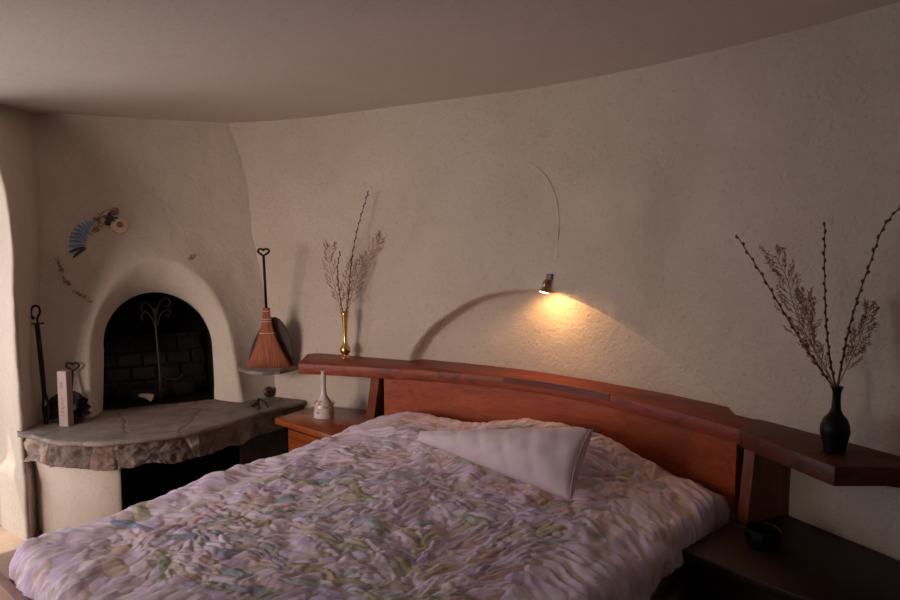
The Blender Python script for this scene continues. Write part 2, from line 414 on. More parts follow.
Yb, Zb = np.meshgrid(ys, zz, indexing='ij')
ri, ro = opening(Yb, Zb)
inside = ri < 1
keep = ~(inside[:-1, :-1] & inside[1:, :-1] & inside[1:, 1:] & inside[:-1, 1:])
h = np.maximum(Zb - .98, 0)
sc = np.where(inside, 1 / np.maximum(ri, .2), 1)
near = ri > .8
Y2 = np.where(inside & near, yc_in(Zb) + (Yb - yc_in(Zb)) * sc, Yb); Z2 = np.where(inside & near & (Zb > ZSP), ZSP + (Zb - ZSP) * sc, Zb)
ri2, ro2 = opening(Y2, Z2)
tt = np.clip((ri2 - 1) / np.maximum((ri2 - 1) + np.maximum(1 - ro2, 0), 1e-5), 0, 1)
lip = .085
def lipf(r1, r2):
    t_ = np.clip((r1 - 1) / np.maximum((r1 - 1) + np.maximum(1 - r2, 0), 1e-5), 0, 1)
    a_ = -.075 + (lip + .075) * (t_ * 1.12 - .12 * t_ ** 8)
    q = np.maximum(r2 - 1, 0); b_ = lip * np.exp(-(q / .34) ** 1.1)
    return np.where(r2 < 1, a_, b_)
disp = lipf(ri2, ro2)
V = breast_pt(Y2, Z2)
disp = disp + .010 * fbm(np.stack([Y2 * 2.4, Z2 * 2.4], -1), 3, 31) + .0022 * fbm(np.stack([Y2 * 13, Z2 * 13], -1), 2, 37)
V = V + bn * disp[..., None]
# flare at the left into the left wall, and at the right into the back wall
breast_ob = grid_mesh('chimney_breast', V, M['plaster_smooth'], fp, keep=keep)
from mathutils.bvhtree import BVHTree
def bvh_of(*obs):
    V_, F_ = [], []
    for o in obs:
        k = len(V_); V_ += [v.co.copy() for v in o.data.vertices]; F_ += [[k + i for i in p.vertices] for p in o.data.polygons]
    return BVHTree.FromPolygons(V_, F_)
BV_BREAST = bvh_of(breast_ob); BV_CORNER = bvh_of(breast_ob, wall_left)
def breast_surface(px, py, off=0.0, bv=None):
    """place on the plaster along a line of sight, then 'off' metres out of it"""
    d = ray(px, py); h_, n_, _, _ = (bv or BV_BREAST).ray_cast(Vector(CP), Vector(d / np.linalg.norm(d)))
    n_ = np.array(n_); n_ = n_ if n_ @ d < 0 else -n_
    return np.array(h_) + n_ * off
def breast_normal(px, py):
    return nrm_(np.cross(breast_surface(px + 4, py) - breast_surface(px - 4, py), breast_surface(px, py - 4) - breast_surface(px, py + 4)))
def nrm_(v): v = v / np.linalg.norm(v); return v if v @ FW < 0 else -v

# firebox: arched tunnel and sooty brick back
def arch_pts(s, n=28):
    out = []
    for z in np.linspace(HZ + .004, ZSP, 9)[:-1]: out.append((float(yc_in(z)) - s * HWI, z))
    for a in np.linspace(PI, 0, n): out.append((1.977 + s * HWI * math.cos(a), ZSP + s * HTI * math.sin(a)))
    for z in np.linspace(ZSP, HZ + .004, 9)[1:]: out.append((float(yc_in(z)) + s * HWI, z))
    return out + [out[0]]
rows = []
for k, (dep, s) in enumerate([(-.066, 1.012), (-.10, 1.03), (-.2, 1.05), (-.32, 1.04), (-.44, 1.0)]):
    r = []
    for j, (y, z) in enumerate(arch_pts(s)):
        jag = .006 * vnoise(np.array([j * .9, k * 1.7]), 3) if k < 2 else 0
        r.append(breast_pt(np.array(y + jag), np.array(z)) + bn * dep)
    rows.append(r)
rows = np.array(rows); V = rows.reshape(-1, 3).tolist(); n = rows.shape[1]; Fs = []
for i in range(4):
    for j in range(n - 1): Fs.append((i * n + j, (i + 1) * n + j, (i + 1) * n + j + 1, i * n + j + 1))
Fs.append([4 * n + j for j in range(n - 1)])
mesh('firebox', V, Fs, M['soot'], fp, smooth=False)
# brick floor & low courses at the back; window light put into the colour low left, sooty elsewhere
gy2, gz2 = np.meshgrid(np.linspace(1.66, 2.25, 160), np.linspace(HZ + .03, .98, 110), indexing='ij')
row = np.floor((gz2 - .6 + .012 * vnoise(np.stack([gy2 * 7, gz2 * 7], -1), 4)) / .088); cy = (gy2 + .07 * (row % 2)) / .145; col = np.floor(cy)
fy = np.abs(cy - col - .5) * 2; fz = np.abs((gz2 - .6) / .088 - row - .5) * 2
edge = np.maximum(sstep(.80, 1.0, fy), sstep(.72, 1.0, fz))
hsh = vnoise(np.stack([col * 3.1 + .5, row * 5.3 + .5], -1), 8)
V = breast_pt(gy2, gz2) - bn * .36; V = V + bn * (.018 * (1 - edge) + .006 * hsh)[..., None]
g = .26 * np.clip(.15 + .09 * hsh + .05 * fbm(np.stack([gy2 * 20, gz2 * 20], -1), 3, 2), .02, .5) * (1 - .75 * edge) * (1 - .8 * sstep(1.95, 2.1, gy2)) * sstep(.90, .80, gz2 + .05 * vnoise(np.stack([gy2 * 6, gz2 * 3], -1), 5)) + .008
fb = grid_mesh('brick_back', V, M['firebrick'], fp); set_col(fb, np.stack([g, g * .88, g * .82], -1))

# hearth slab
HF = smooth_curve([(-4.15, 1.175), (-4.05, 1.195), (-3.948, 1.216), (-3.81, 1.265), (-3.67, 1.357), (-3.585, 1.47), (-3.523, 1.65), (-3.494, 1.857), (-3.543, 2.13), (-3.595, 2.418), (-3.612, 2.6), (-3.62, 2.74)], 70)
def offset_curve(P, d):
    T = np.gradient(P, axis=0); T /= np.linalg.norm(T, axis=1)[:, None]; Nn = np.stack([T[:, 1], -T[:, 0]], -1); return P + Nn * d      # + = outwards
wob = .012 * fbm(np.stack([np.arange(70) * .22, np.zeros(70)], -1), 3, 41)
HFw = HF + (offset_curve(HF, 1.0) - HF) * wob[:, None]
bm = bmesh.new()
backp = [(-3.66, 2.735), (-4.6, 2.735), (-4.9, 1.2)]
def breast_back(): return [(-3.70, 2.76), (-3.95, 2.85), (-4.75, 2.30), (-4.62, 1.30)]
def front_slab(bm, curve, z0, z1, seed, lipn):
    n = len(curve); backs = np.array([(-4.62 + (i / (n - 1)) ** 1.3 * .85, 1.30 + (i / (n - 1)) * 1.53) for i in range(n)])
    cols = []
    for i in range(n):
        c = []
        ins = (backs[i] - curve[i]); ins = ins / np.linalg.norm(ins)
        for (dz, di) in [(z0, .16), (z0, .012), (z0 + .25 * (z1 - z0), .0), (z0 + .75 * (z1 - z0), .0), (z1 - .001, .008), (z1, .03)]:
            p = curve[i] + ins * (di + (lipn * vnoise(np.array([i * .5, dz * 40]), seed) if di < .1 else 0)); c.append((*p, dz))
        for t in (.15, .4, .7, 1): p = curve[i] * (1 - t) + backs[i] * t; c.append((*p, z1 + .002 * vnoise(np.array([i * .3, t * 5]), seed)))
        cols.append(c)
    return np.array(cols)
grid_mesh('hearth_slab', front_slab(None, HFw, HZ - .026, HZ, 51, .006), M['flagstone'], fp)
# rubble stone course under the slab
cv = offset_curve(HF, -.03); L = np.concatenate([[0], np.cumsum(np.linalg.norm(np.diff(cv, axis=0), axis=1))])
nS, nZ = 330, 46; ss = np.linspace(0, L[-1], nS); z_top, z_bot = HZ - .024, .425
S, Zs = np.meshgrid(ss, np.linspace(z_top, z_bot, nZ), indexing='ij')
px_ = np.interp(S, L, cv[:, 0]); py_ = np.interp(S, L, cv[:, 1]); od = offset_curve(HF, 1) - HF
ox = np.interp(S, L, od[:, 0]); oy = np.interp(S, L, od[:, 1])
cs = []; s_ = .03
r2 = random.Random(5)
while s_ < L[-1]:
    w = r2.uniform(.12, .26); cs.append((s_ + w / 2, r2.uniform(.455, .51), w)); 
    if r2.random() < .4: cs.append((s_ + w * r2.uniform(.7, 1.1), r2.choice((.42, .535)), w * .6))
    s_ += w
cs = np.array(cs); wz = Zs + .02 * vnoise(np.stack([S * 9, Zs * 9], -1), 6); ws = S + .025 * vnoise(np.stack([S * 11 + 5, Zs * 11], -1), 7)
D = np.hypot((ws[..., None] - cs[:, 0]) / cs[:, 2] * .17, (wz[..., None] - cs[:, 1]) * .9)
o_ = np.sort(D, -1); idn = np.argmin(D, -1); e = sstep(0, .014, o_[..., 1] - o_[..., 0])
crag = fbm(np.stack([S * 16, Zs * 22], -1), 4, 15)
out = -.008 + .012 * e + .014 * crag * e
V = np.stack([px_ + ox * out, py_ + oy * out, Zs + (.020 * vnoise(np.stack([S * 9, S * 0], -1), 12)) * sstep(.47, .41, Zs)], -1)
V[:, 0, :] -= np.stack([ox[:, 0], oy[:, 0], 0 * ox[:, 0]], -1) * .02; back = V[:, -1, :].copy(); back[:, 0] -= ox[:, 0] * .25; back[:, 1] -= oy[:, 0] * .25; V = np.concatenate([V, back[:, None]], 1)
pal = np.array([(.20, .15, .125), (.27, .22, .19), (.15, .11, .095), (.30, .23, .18), (.17, .12, .10), (.23, .15, .115)])
cc = pal[(idn * 7 + 3) % 6] * (1 + .3 * crag[..., None]); cc = cc * e[..., None] + np.array((.33, .27, .22)) * (1 - e[..., None]) * .7
cc = np.concatenate([cc, cc[:, -1:]], 1)
o = grid_mesh('stone_course', V, M['rubble'], fp, flip=True); set_col(o, np.clip(cc, .02, 1))
# plaster base: the left pier and the far right pier, the dark wood nook between
def pier(name, i0, i1, inset, extra=None, mat=None):
    c = offset_curve(HF, -inset)[i0:i1]; pts = ([extra] if extra else []) + list(map(tuple, c)); bk = [(c[-1][0] - .42, c[-1][1] + .16), (c[0][0] - .45, c[0][1] + .25)]
    bm = bmesh.new(); bm_prism(bm, pts + bk, 0, .43, .012); return frombm(name, bm, mat or M['plaster_smooth'], fp, auto=50)
pier('base_plaster', 3, 32, .075, (-4.22, 1.262))
pier('stone_base', 52, 70, .10, None, M['slate'])  # stone pier; its dark colour also carries the shadow beneath the slab
box('wood_nook', (-4.08, 1.95, .2), (.05, 1.3, .4), M['soot'], fp)  # near-black back sheet, the nook's shade put into its colour

# stone ledge on the right cheek of the breast
l0 = breast_surface(241, 369); l1 = np.array([-3.80, 2.665, l0[2]])
LZ = float(at(262, 366, .80)[2])
lp = [at(239, 368, .797), at(247, 371, .797), at(262, 372, .797), at(280, 371, .797), at(293, 368, .797)]
lb = [(-3.80, 2.90, 0), (-4.25, 2.75, 0), (-4.22, 2.35, 0)]
prism('ledge', [p[:2] for p in lp] + [p[:2] for p in lb], .775, .798, M['flagstone'], fp, .006)
LEDGE = .798
# gas valve on the wall under the ledge
vv = breast_surface(268, 392, .014)
gv = empty('gas_valve', vv, 'round dark gas valve on the plaster under the broom ledge', 'valve')
Mx = rot_to(bn)
lathe('escutcheon', [(0, -.03), (.034, -.03), (.034, 0), (.028, .008), (.016, .010), (0, .010)], vv, M['ironbrown'], gv, 24, Mx)
lathe('stem', [(.008, .006), (.008, .016), (.005, .018), (0, .018)], vv, M['iron'], gv, 12, Mx)

# ------------------------------------------------------------------ fire screen: iron stem with scrolls
def inmouth(px, py, dep=-.10):
    q = atplane(px, py, breast_pt(np.array(1.945), np.array(HZ)) + bn * dep, [.9, -.345, .20]); return q
scr = empty('fire_screen', inmouth(160, 408), 'wrought iron fire screen with scrolled stem standing in arched fireplace mouth', 'fire screen')
tube('stem', [inmouth(x, y) for x, y in [(155, 308), (156, 330), (158, 350), (160, 374), (161, 403)]], [.006, .007, .008, .008, .008], M['irondark'], scr)
def scroll(cx, cy, pts): return smooth_curve([inmouth(*p) for p in pts], 40)
for pts in ([(156, 322), (153, 310), (147, 303), (143, 304), (141, 309), (144, 313), (146, 310)], [(156, 318), (158, 306), (163, 299), (168, 298), (170, 302), (168, 307), (165, 305)],
            [(156, 330), (152, 318), (146, 312), (142, 314), (142, 319), (145, 320)], [(157, 326), (161, 314), (167, 310), (170, 311), (169, 316), (165, 315)]):
    tube('scroll', scroll(0, 0, pts), .0042, M['irondark'], scr, 6)
tube('foot', smooth_curve([inmouth(*p) for p in [(160, 372), (164, 377), (171, 379), (179, 378), (182, 374)]], 20), .005, M['irondark'], scr, 6)
tube('foot', [inmouth(150, 408, -.085), inmouth(161, 403), inmouth(172, 405, -.085)], .006, M['iron'], scr, 6)
# logs in the firebox
def log(name, a, b2, r, label):
    root = empty(name, (np.array(a) + b2) / 2, label, 'firewood', 'logs in the firebox')
    a = np.array(a, float); b2 = np.array(b2, float)
    pts = [a + (b2 - a) * t + np.array([0, 0, .006 * math.sin(t * 7)]) for t in np.linspace(0, 1, 9)]
    bm = bmesh.new(); bm_tube(bm, pts, [r * (1 + .08 * math.sin(k * 2.3)) for k in range(9)], 12); frombm('bark', bm, M['log'], root)
    return root
def fbx(y, z, d): return breast_pt(np.array(y), np.array(z)) - bn * d
log('firewood_log', fbx(1.72, HZ + .05, .30), fbx(2.17, HZ + .05, .27), .05, 'charred log lying across the back of the dark firebox')
lg = log('firewood_log', fbx(1.80, HZ + .045, .16), fbx(2.0, HZ + .05, .22), .035, 'charred split log with pale curved cut in the firebox')
q = [inmouth(x, y, -.13) for x, y in [(134, 395.5), (141, 394), (148, 394), (154, 395), (153, 399), (151, 402), (147, 399), (141, 397)]]
bm = bmesh.new(); vs = [bm.verts.new(tuple(p)) for p in q]; f = bm.faces.new(vs); r = bmesh.ops.extrude_face_region(bm, geom=[f])
bmesh.ops.translate(bm, verts=[v for v in r['geom'] if isinstance(v, bmesh.types.BMVert)], vec=tuple(-bn * .03)); frombm('pale_cut', bm, M['logend'], lg, smooth=False)['label'] = 'pale curved cut face'

# ------------------------------------------------------------------ fireplace tools
root = empty('fireplace_tongs', at(47, 424, HZ), 'tall black iron fire tongs with hooked handle leaning left of hearth', 'fire tongs')
bp = at(47, 424, HZ + .003); tp = breast_surface(33, 315, 0, BV_CORNER); tp = tp + (CP - tp) / np.linalg.norm(CP - tp) * .035
def between(a, b2, x, y):
    """on the slanted plane through a, b2 that faces the photographer"""
    n = np.cross(b2 - a, RT); n /= np.linalg.norm(n); return atplane(x, y, a, n)
sh = lambda x, y: between(bp, tp, x, y)
tube('shaft', [sh(37, 324), sh(40, 350), sh(43, 380), sh(44.5, 398)], [.013, .0135, .0135, .012], M['iron'], root)
tube('tine', [sh(44, 394), sh(42.8, 406), sh(44.5, 418), sh(45, 424)], [.009, .008, .007, .006], M['iron'], root)
tube('tine', [sh(45, 394), sh(48, 402), sh(49, 414), sh(47, 425)], [.009, .008, .007, .006], M['iron'], root)
tube('crossbar', [sh(31, 323.5), sh(37.5, 324), sh(44, 323)], .005, M['iron'], root)
tube('hook', smooth_curve([sh(*p) for p in [(37.5, 324), (37.5, 318), (40, 312), (38.5, 307), (34.5, 306), (31.5, 309), (31, 314), (33, 318.5), (34.5, 317)]], 40), [.0065] * 40, M['iron'], root)

root = empty('fireplace_shovel', at(74, 422, HZ), 'black iron shovel with heart-shaped handle and scalloped pan behind matchbox', 'fire shovel')
a = at(66, 420, HZ + .02); tp = breast_surface(72, 368, .03)
sh = lambda x, y: between(a, tp, x, y)
def heart(cx, cy, w, h, fn, r, mat, par, nm='heart_handle'):
    pts = []
    for t in np.linspace(0, 2 * PI, 37)[:-1]:
        x = 16 * math.sin(t) ** 3 / 16; y = (13 * math.cos(t) - 5 * math.cos(2 * t) - 2 * math.cos(3 * t) - math.cos(4 * t)) / 16
        pts.append(fn(cx + x * w, cy - y * h))
    pts = pts[18:] + pts[:19]; tube(nm, pts, r, mat, par, 8)
heart(72.5, 366.5, 6.5, 5, sh, .006, M['ironbrown'], root)
tube('shaft', [sh(72.5, 371), sh(71, 392), sh(69, 405)], [.007, .008, .009], M['iron'], root)
pan = [(45, 418), (44, 409), (47, 404), (52, 398), (57, 394), (63, 393), (69, 395), (75, 391), (80, 393), (84, 397), (88, 399), (87, 403), (91, 406), (89, 410), (91, 413), (86, 416), (83, 421), (76, 423), (66, 424), (55, 421)]
ring = [sh(*p) for p in pan]; cen = np.mean(ring, 0)
V = []; Fs = []; n = len(ring); nn = np.cross(tp - a, RT); nn /= np.linalg.norm(nn); nn *= -np.sign(nn @ FW)
for k, s in enumerate((1, .8, .5, .2)):
    for j, p in enumerate(ring): V.append(cen + (p - cen) * s - nn * (.02 * (1 - s)) + nn * (.012 * (j % 2) * (s > .4)))
for k, s in enumerate((.2, 1)): 
    for j, p in enumerate(ring): V.append(cen + (p - cen) * s - nn * (.02 * (1 - s) + .008) + nn * (.012 * (j % 2) * (s > .4)))
for k in range(5):
    for j in range(n): Fs.append((k * n + j, k * n + (j + 1) % n, (k + 1) * n + (j + 1) % n, (k + 1) * n + j))
for j in range(n): Fs.append((5 * n + j, 5 * n + (j + 1) % n, (j + 1) % n, j))
mesh('pan', V, Fs, M['iron'], root, smooth=False)

# long match box
root = empty('match_box', at(65, 426, HZ), 'tall narrow white match box with red lettering standing on hearth', 'match box')
c0 = at(63.8, 426.5, HZ); wv = (at(68.6, 426.5, HZ) - at(59.8, 426, HZ)); wd_ = float(np.linalg.norm(wv)); ang = math.atan2(wv[1], wv[0])
Rz = Matrix.Rotation(ang, 3, 'Z'); dpt = .045; hb = float(between(c0, c0 + ZZ, 62, 371.5)[2] - HZ)
inn = np.array([-math.sin(ang), math.cos(ang), 0]); cb = c0 + inn * dpt / 2 + ZZ * hb / 2
# turned a little so its right side shows
box('carton', cb, (wd_, dpt, hb), M['box'], root, Rz, .001)
wn = wv / wd_
box('striker_side', cb + wn * (wd_ / 2 + .0004), (.0012, dpt * .94, hb * .985), M['boxside'], root, Rz, 0)['label'] = 'brown striker side'
def strip(name, u, z, w, h_, mat): box(name, c0 + wn * u + ZZ * z * hb - inn * .0006, (w, .0012, h_), mat, root, Rz, 0)
bm = bmesh.new()
for k in range(7): bm_box(bm, c0 + wn * (-.004 + .0) + ZZ * (hb * (.70 + .018 * k)) - inn * .0006, (.014, .0012, .0022 if k % 2 else .0035), Rz)
frombm('small_print', bm, M['print_grey'], root, smooth=False)
bm = bmesh.new()
zz0 = .20
for k in range(9):   # red script running up the box
    z = hb * (zz0 + .038 * k); u = -.002 + .004 * math.sin(k * 1.9)
    bm_tube(bm, [c0 + wn * (u - .008) + ZZ * z - inn * .001, c0 + wn * (u + .002) + ZZ * (z + hb * .022 * math.sin(k * 2.7)) - inn * .001, c0 + wn * (u + .009) + ZZ * (z + hb * .012) - inn * .001], .0014, 5)
frombm('red_lettering', bm, M['print_red'], root)

# iron stand on the hearth
root = empty('iron_stand', at(262, 408, HZ), 'small bent black iron stand lying on flagstone hearth below ledge', 'iron stand')
g0 = at(262, 408, HZ)
def gp(x, y):
    n = np.array([FW[0], FW[1], 0]); return atplane(x, y, g0, n)
tube('leg', [gp(253, 407), gp(256, 402), gp(258.5, 398.5), gp(265, 402), gp(269, 406) - RT * 0 + F0 * -.02], .0055, M['iron'], root, 7)
tube('leg', [gp(258.5, 398.5), gp(258, 403) + F0 * .02, gp(256, 407.5) + F0 * .05], .005, M['iron'], root, 7)
bm = bmesh.new(); pts = [gp(247, 409), gp(256, 409.5) , gp(262, 407) - F0 * .04, gp(258, 404) , gp(250, 407) + F0 * .03]
bm_tube(bm, pts, .007, 7); frombm('base', bm, M['iron'], root)

# broom on the ledge, slate behind it
sb = at(268, 367, LEDGE)
def upr(x, y, off=0.0): 
    n = np.array([FW[0], FW[1], 0]) + np.array([0, 0, .12]); n = n / np.linalg.norm(n); return atplane(x, y, at(268, 367, LEDGE), n) - F0 * off
def upr2(x, y): return upr(x, y, -.035)
arc = smooth_curve([upr2(*p) for p in [(247, 366), (248, 355), (253, 340), (260, 327), (268, 319), (276, 319), (284, 328), (289, 341), (291, 355), (291, 366)]], 36)
bm = bmesh.new(); vs = [bm.verts.new(tuple(p)) for p in arc]; f = bm.faces.new(vs); r = bmesh.ops.extrude_face_region(bm, geom=[f])
bmesh.ops.translate(bm, verts=[v for v in r['geom'] if isinstance(v, bmesh.types.BMVert)], vec=tuple(F0 * .016))
tag(frombm('slate_slab', bm, M['slate'], smooth=False), 'dark arched slate slab leaning in corner behind the hearth broom', 'slate slab')
root = empty('hearth_broom', sb, 'reddish straw hearth broom with heart-topped black handle on stone ledge', 'broom')
heart(263.5, 252, 5.6, 4.2, upr, .0065, M['iron'], root)
tube('handle', [upr(263.5, 255.5), upr(265, 285), upr(266.5, 312)], [.008, .0085, .009], M['iron'], root)
bm = bmesh.new()
rows = [(308, 263, 270, .020), (314, 262.7, 270.5, .022), (320, 262, 271, .024), (328, 260.8, 272.8, .028), (338, 258.2, 276.2, .034), (348, 254.8, 280.5, .042), (357, 251.0, 285.5, .05), (366, 246.8, 291.5, .058)]
rg = []
for (y, xa, xb_, th_) in rows:
    a_, b_ = upr(xa, y), upr(xb_, y); c_ = (a_ + b_) / 2; hx = (b_ - a_) / 2; seg = 56
    rg.append([bm.verts.new(tuple(c_ + hx * math.cos(2 * PI * k / seg) * (1 + (.03 if (k * 7) % 3 == 0 else 0)) - F0 * (th_ / 2) * math.sin(2 * PI * k / seg) * (1 + (.10 if k % 2 else -.06)) - ZZ * (.008 * ((k * 5) % 4) / 3 if y > 360 else 0))) for k in range(seg)])
for a_, b_ in zip(rg, rg[1:]):
    for k in range(56): bm.faces.new((a_[k], a_[(k + 1) % 56], b_[(k + 1) % 56], b_[k]))
bm.faces.new(rg[0]); bm.faces.new(rg[-1][::-1])
frombm('bristles', bm, M['broom'], root)
def band(y, xa, xb_, th_):
    a_, b_ = upr(xa, y), upr(xb_, y); c_ = (a_ + b_) / 2; hx = (b_ - a_) / 2
    tube('binding', [c_ + hx * 1.06 * math.cos(t) - F0 * th_ / 2 * 1.15 * math.sin(t) for t in np.linspace(0, 2 * PI, 25)], .0028, M['pale_shell'], root, 6)
band(311, 262.9, 270.2, .021); band(319, 262.1, 270.9, .024)
band(321.5, 261.8, 271.3, .025); band(333, 259.5, 274.5, .031)

# ------------------------------------------------------------------ shell mosaic on the breast
root = empty('shell_mosaic', breast_surface(100, 235), 'curved mosaic of blue shell slivers and snail shells above fireplace arch', 'wall mosaic')
fan = [(80.0, 228.5, 74.5, 224.5), (83, 226, 77.5, 222.5), (86, 224.5, 81.5, 221)]
def sliver(p0, p1, w0, w1, mat):
    n = 8; A = breast_surface(*p0, .004); B = breast_surface(*p1, .004); d = B - A; L_ = np.linalg.norm(d); d = d / L_; s = np.cross(bn, d); s /= np.linalg.norm(s)
    bm = bmesh.new(); top = []; bot = []
    prof = []
    for k in range(n + 1):
        t = k / n; w = (w0 + (w1 - w0) * t) * (math.sin(PI * min(max(t, .06), .97)) ** .35); bend = .006 * math.sin(PI * t)
        prof.append((A + d * L_ * t + s * (bend + w / 2), A + d * L_ * t + s * (bend - w / 2)))
    lo = [bm.verts.new(tuple(p - bn * .006)) for p, q in prof] + [bm.verts.new(tuple(q - bn * .006)) for p, q in prof[::-1]]
    hi = [bm.verts.new(tuple(p + bn * .004)) for p, q in prof] + [bm.verts.new(tuple(q + bn * .004)) for p, q in prof[::-1]]
    bm.faces.new(hi); m_ = len(hi)
    for k in range(m_): bm.faces.new((lo[k], lo[(k + 1) % m_], hi[(k + 1) % m_], hi[k]))
    return frombm('shell_sliver', bm, mat, root, smooth=False)
SL = [((87, 236.5), (74, 257.5), 'navy'), ]
outer = [(73.5, 257.5, 'navy'), (69.5, 252.5, 'navy'), (68.5, 247, 'blue'), (69, 241.5, 'blue'), (69.5, 237, 'blue'), (71, 233, 'blue'), (74, 229, 'blue'), (77.5, 225.5, 'blue'), (81.5, 223, 'blue'), (85.5, 221.5, 'blue'), (89.5, 221, 'blue'), (93, 220.5, 'blue')]
inner = [(86.5, 248.5), (85.5, 247.5), (85.5, 245.5), (86, 243), (86.5, 240.5), (87.5, 238), (87, 235.5), (87.5, 233.5), (87.5, 231.5), (88, 229.5), (88.5, 228), (89, 226.5)]
for (ox_, oy_, mm), ip in zip(outer, inner): sliver((ox_, oy_), ip, .017, .009, M[mm])
def snail(px, py, r, mat, ang=0, parent=None, nm='snail_shell'):
    c = breast_surface(px, py, .004); d = bn * .3 + bd * math.cos(ang) + ZZ * math.sin(ang); d /= np.linalg.norm(d)
    s = np.cross(bn, d); s /= np.linalg.norm(s); pts = []; rad = []
    for k in range(22):
        t = k / 21; rr = r * .55 * (1 - t) ** .8; a_ = t * 5.5 * PI / 2
        pts.append(c + d * (t - .4) * r * 1.7 + (s * math.cos(a_) + np.cross(d, s) * math.sin(a_)) * rr * .5 + bn * .004); rad.append(max(rr * .95, .0006))
    return tube(nm, pts, rad, mat, parent or root, 8)
for k, (x, y) in enumerate([(92, 232.5), (94, 230), (96, 228.5), (98, 226), (100, 224.5), (97.5, 219), (98.5, 215), (101.5, 221), (103.5, 218)]):
    snail(x, y, .022, M['snail' if k % 3 else 'pale_shell'], k * 1.3)
def disc(nm, px, py, r, mat, hh=.012, wav=0):
    c = breast_surface(px, py, .005); bm = bmesh.new()
    prof = [(r, -.006), (r * 1.0, .004), (r * .92, hh * .9), (r * .72, hh * .7), (r * .55, hh * 1.3), (r * .42, hh * 1.1), (r * .3, hh * 1.7), (r * .15, hh * 1.5), (0, hh * 2)]
    bm_lathe(bm, prof, c, 28, rot_to(breast_normal(px, py))); return frombm(nm, bm, mat, root)
disc('shell_rosette', 119.5, 226.5, .052, M['flower'])['label'] = 'round cream flower-like shell'
disc('shell_core', 120, 226.3, .020, M['snail'], .030)
disc('spiral_shell', 115, 211.5, .024, M['snail'])
snail(109, 217.5, .045, M['navy'], 1.2, nm='dark_shell'); snail(110.5, 222.5, .035, M['navy'], .3, nm='dark_shell'); snail(114, 218.5, .03, M['navy'], 0, nm='dark_shell')
tube('shell_ring', [breast_surface(x, y, .004) for x, y in [(101.5, 214), (104, 210.5), (108, 209.5), (111, 211)]], .004, M['pale_shell'], root, 6)
disc('pale_stone', 104.5, 221.5, .022, M['pale_shell'])
# the spiral lines scratched in the plaster
for pts in ([(66, 256), (66, 238), (72, 218), (84, 204), (102, 193), (122, 188), (145, 191), (165, 203), (180, 222), (189, 246)],
            [(150, 192), (163, 208), (170, 226), (172, 240)], [(88, 252), (89, 262), (95, 272), (101, 278)], [(86, 262), (90, 250), (100, 245), (118, 241), (140, 238), (158, 238)]):
    c_ = smooth_curve(pts, 60); tube('spiral_line', [breast_surface(x, y, .0002) for x, y in c_], .0013, M['incise'], root, 5)
trail = [(58.5, 258), (58.3, 262), (59.5, 266), (60.5, 270), (62, 274), (64.5, 278.5), (67, 281.5), (70, 283.5), (74, 290), (78, 293), (80.5, 295), (85, 297.5), (88.5, 299.5), (91.5, 301.5)]
root2 = empty('shell_trail', breast_surface(70, 284), 'curved trail of small brown shells pressed in plaster left of arch', 'shell trail')
for k, (x, y) in enumerate(trail): snail(x, y, .013 if k % 3 else .017, M['snail' if k % 4 else 'pale_shell'], k * .9 + 1, root2)
o = snail(190, 257, .022, M['snail'], 1.2, root2); o.parent = None; o.location = (0, 0, 0); o.name = 'snail_shell_single'
o.name = 'shell'; tag(o, 'single small brown shell above right shoulder of fireplace arch', 'shell')

# ------------------------------------------------------------------ headboard
hb_ = empty('headboard', (-2.0, 2.9, .5), 'curved reddish wooden headboard with thick shelf rail against round wall', 'headboard')
ZS = .88
front = smooth_curve([(-3.37, 2.414), (-3.136, 2.537), (-2.906, 2.642), (-2.583, 2.787), (-2.199, 2.895), (-1.894, 2.922), (-1.587, 2.885), (-1.208, 2.785), (-.921, 2.683)], 60)
bx = np.linspace(-.85, -3.63, 60); backc = [(x, float(Yw(x, ZS)) + .05 + (.10 if -2.95 < x < -1.08 else 0)) for x in bx]
backc[-1] = (-3.615, 2.66)
prism('shelf_rail', [tuple(p) for p in front] + backc, ZS - .062, ZS, M['beamwood'], hb_, .005)
# inlaid darker strips along the front lip
def strip_on(i0, i1, z0, z1, off, mat, nm):
    c = front[i0:i1]; o_ = offset_curve(front, off)[i0:i1]; i_ = offset_curve(front, -.015)[i0:i1]
    return prism(nm, [tuple(p) for p in o_] + [tuple(p) for p in i_[::-1]], z0, z1, mat, hb_, 0)
strip_on(29, 45, ZS - .030, ZS + .003, .003, M['inlaywood'], 'inlay')['label'] = 'darker inlaid strip on the rail front'
# panel under the rail
pf = offset_curve(front, -.022); pb = offset_curve(front, -.052)
i0, i1 = 15, 59
prism('panel', [tuple(p) for p in pf[i0:i1]] + [tuple(p) for p in pb[i0:i1][::-1]], .22, ZS - .060, M['headwood'], hb_, 0)
def panel_y(x): return np.interp(x, pf[:, 0], pf[:, 1])
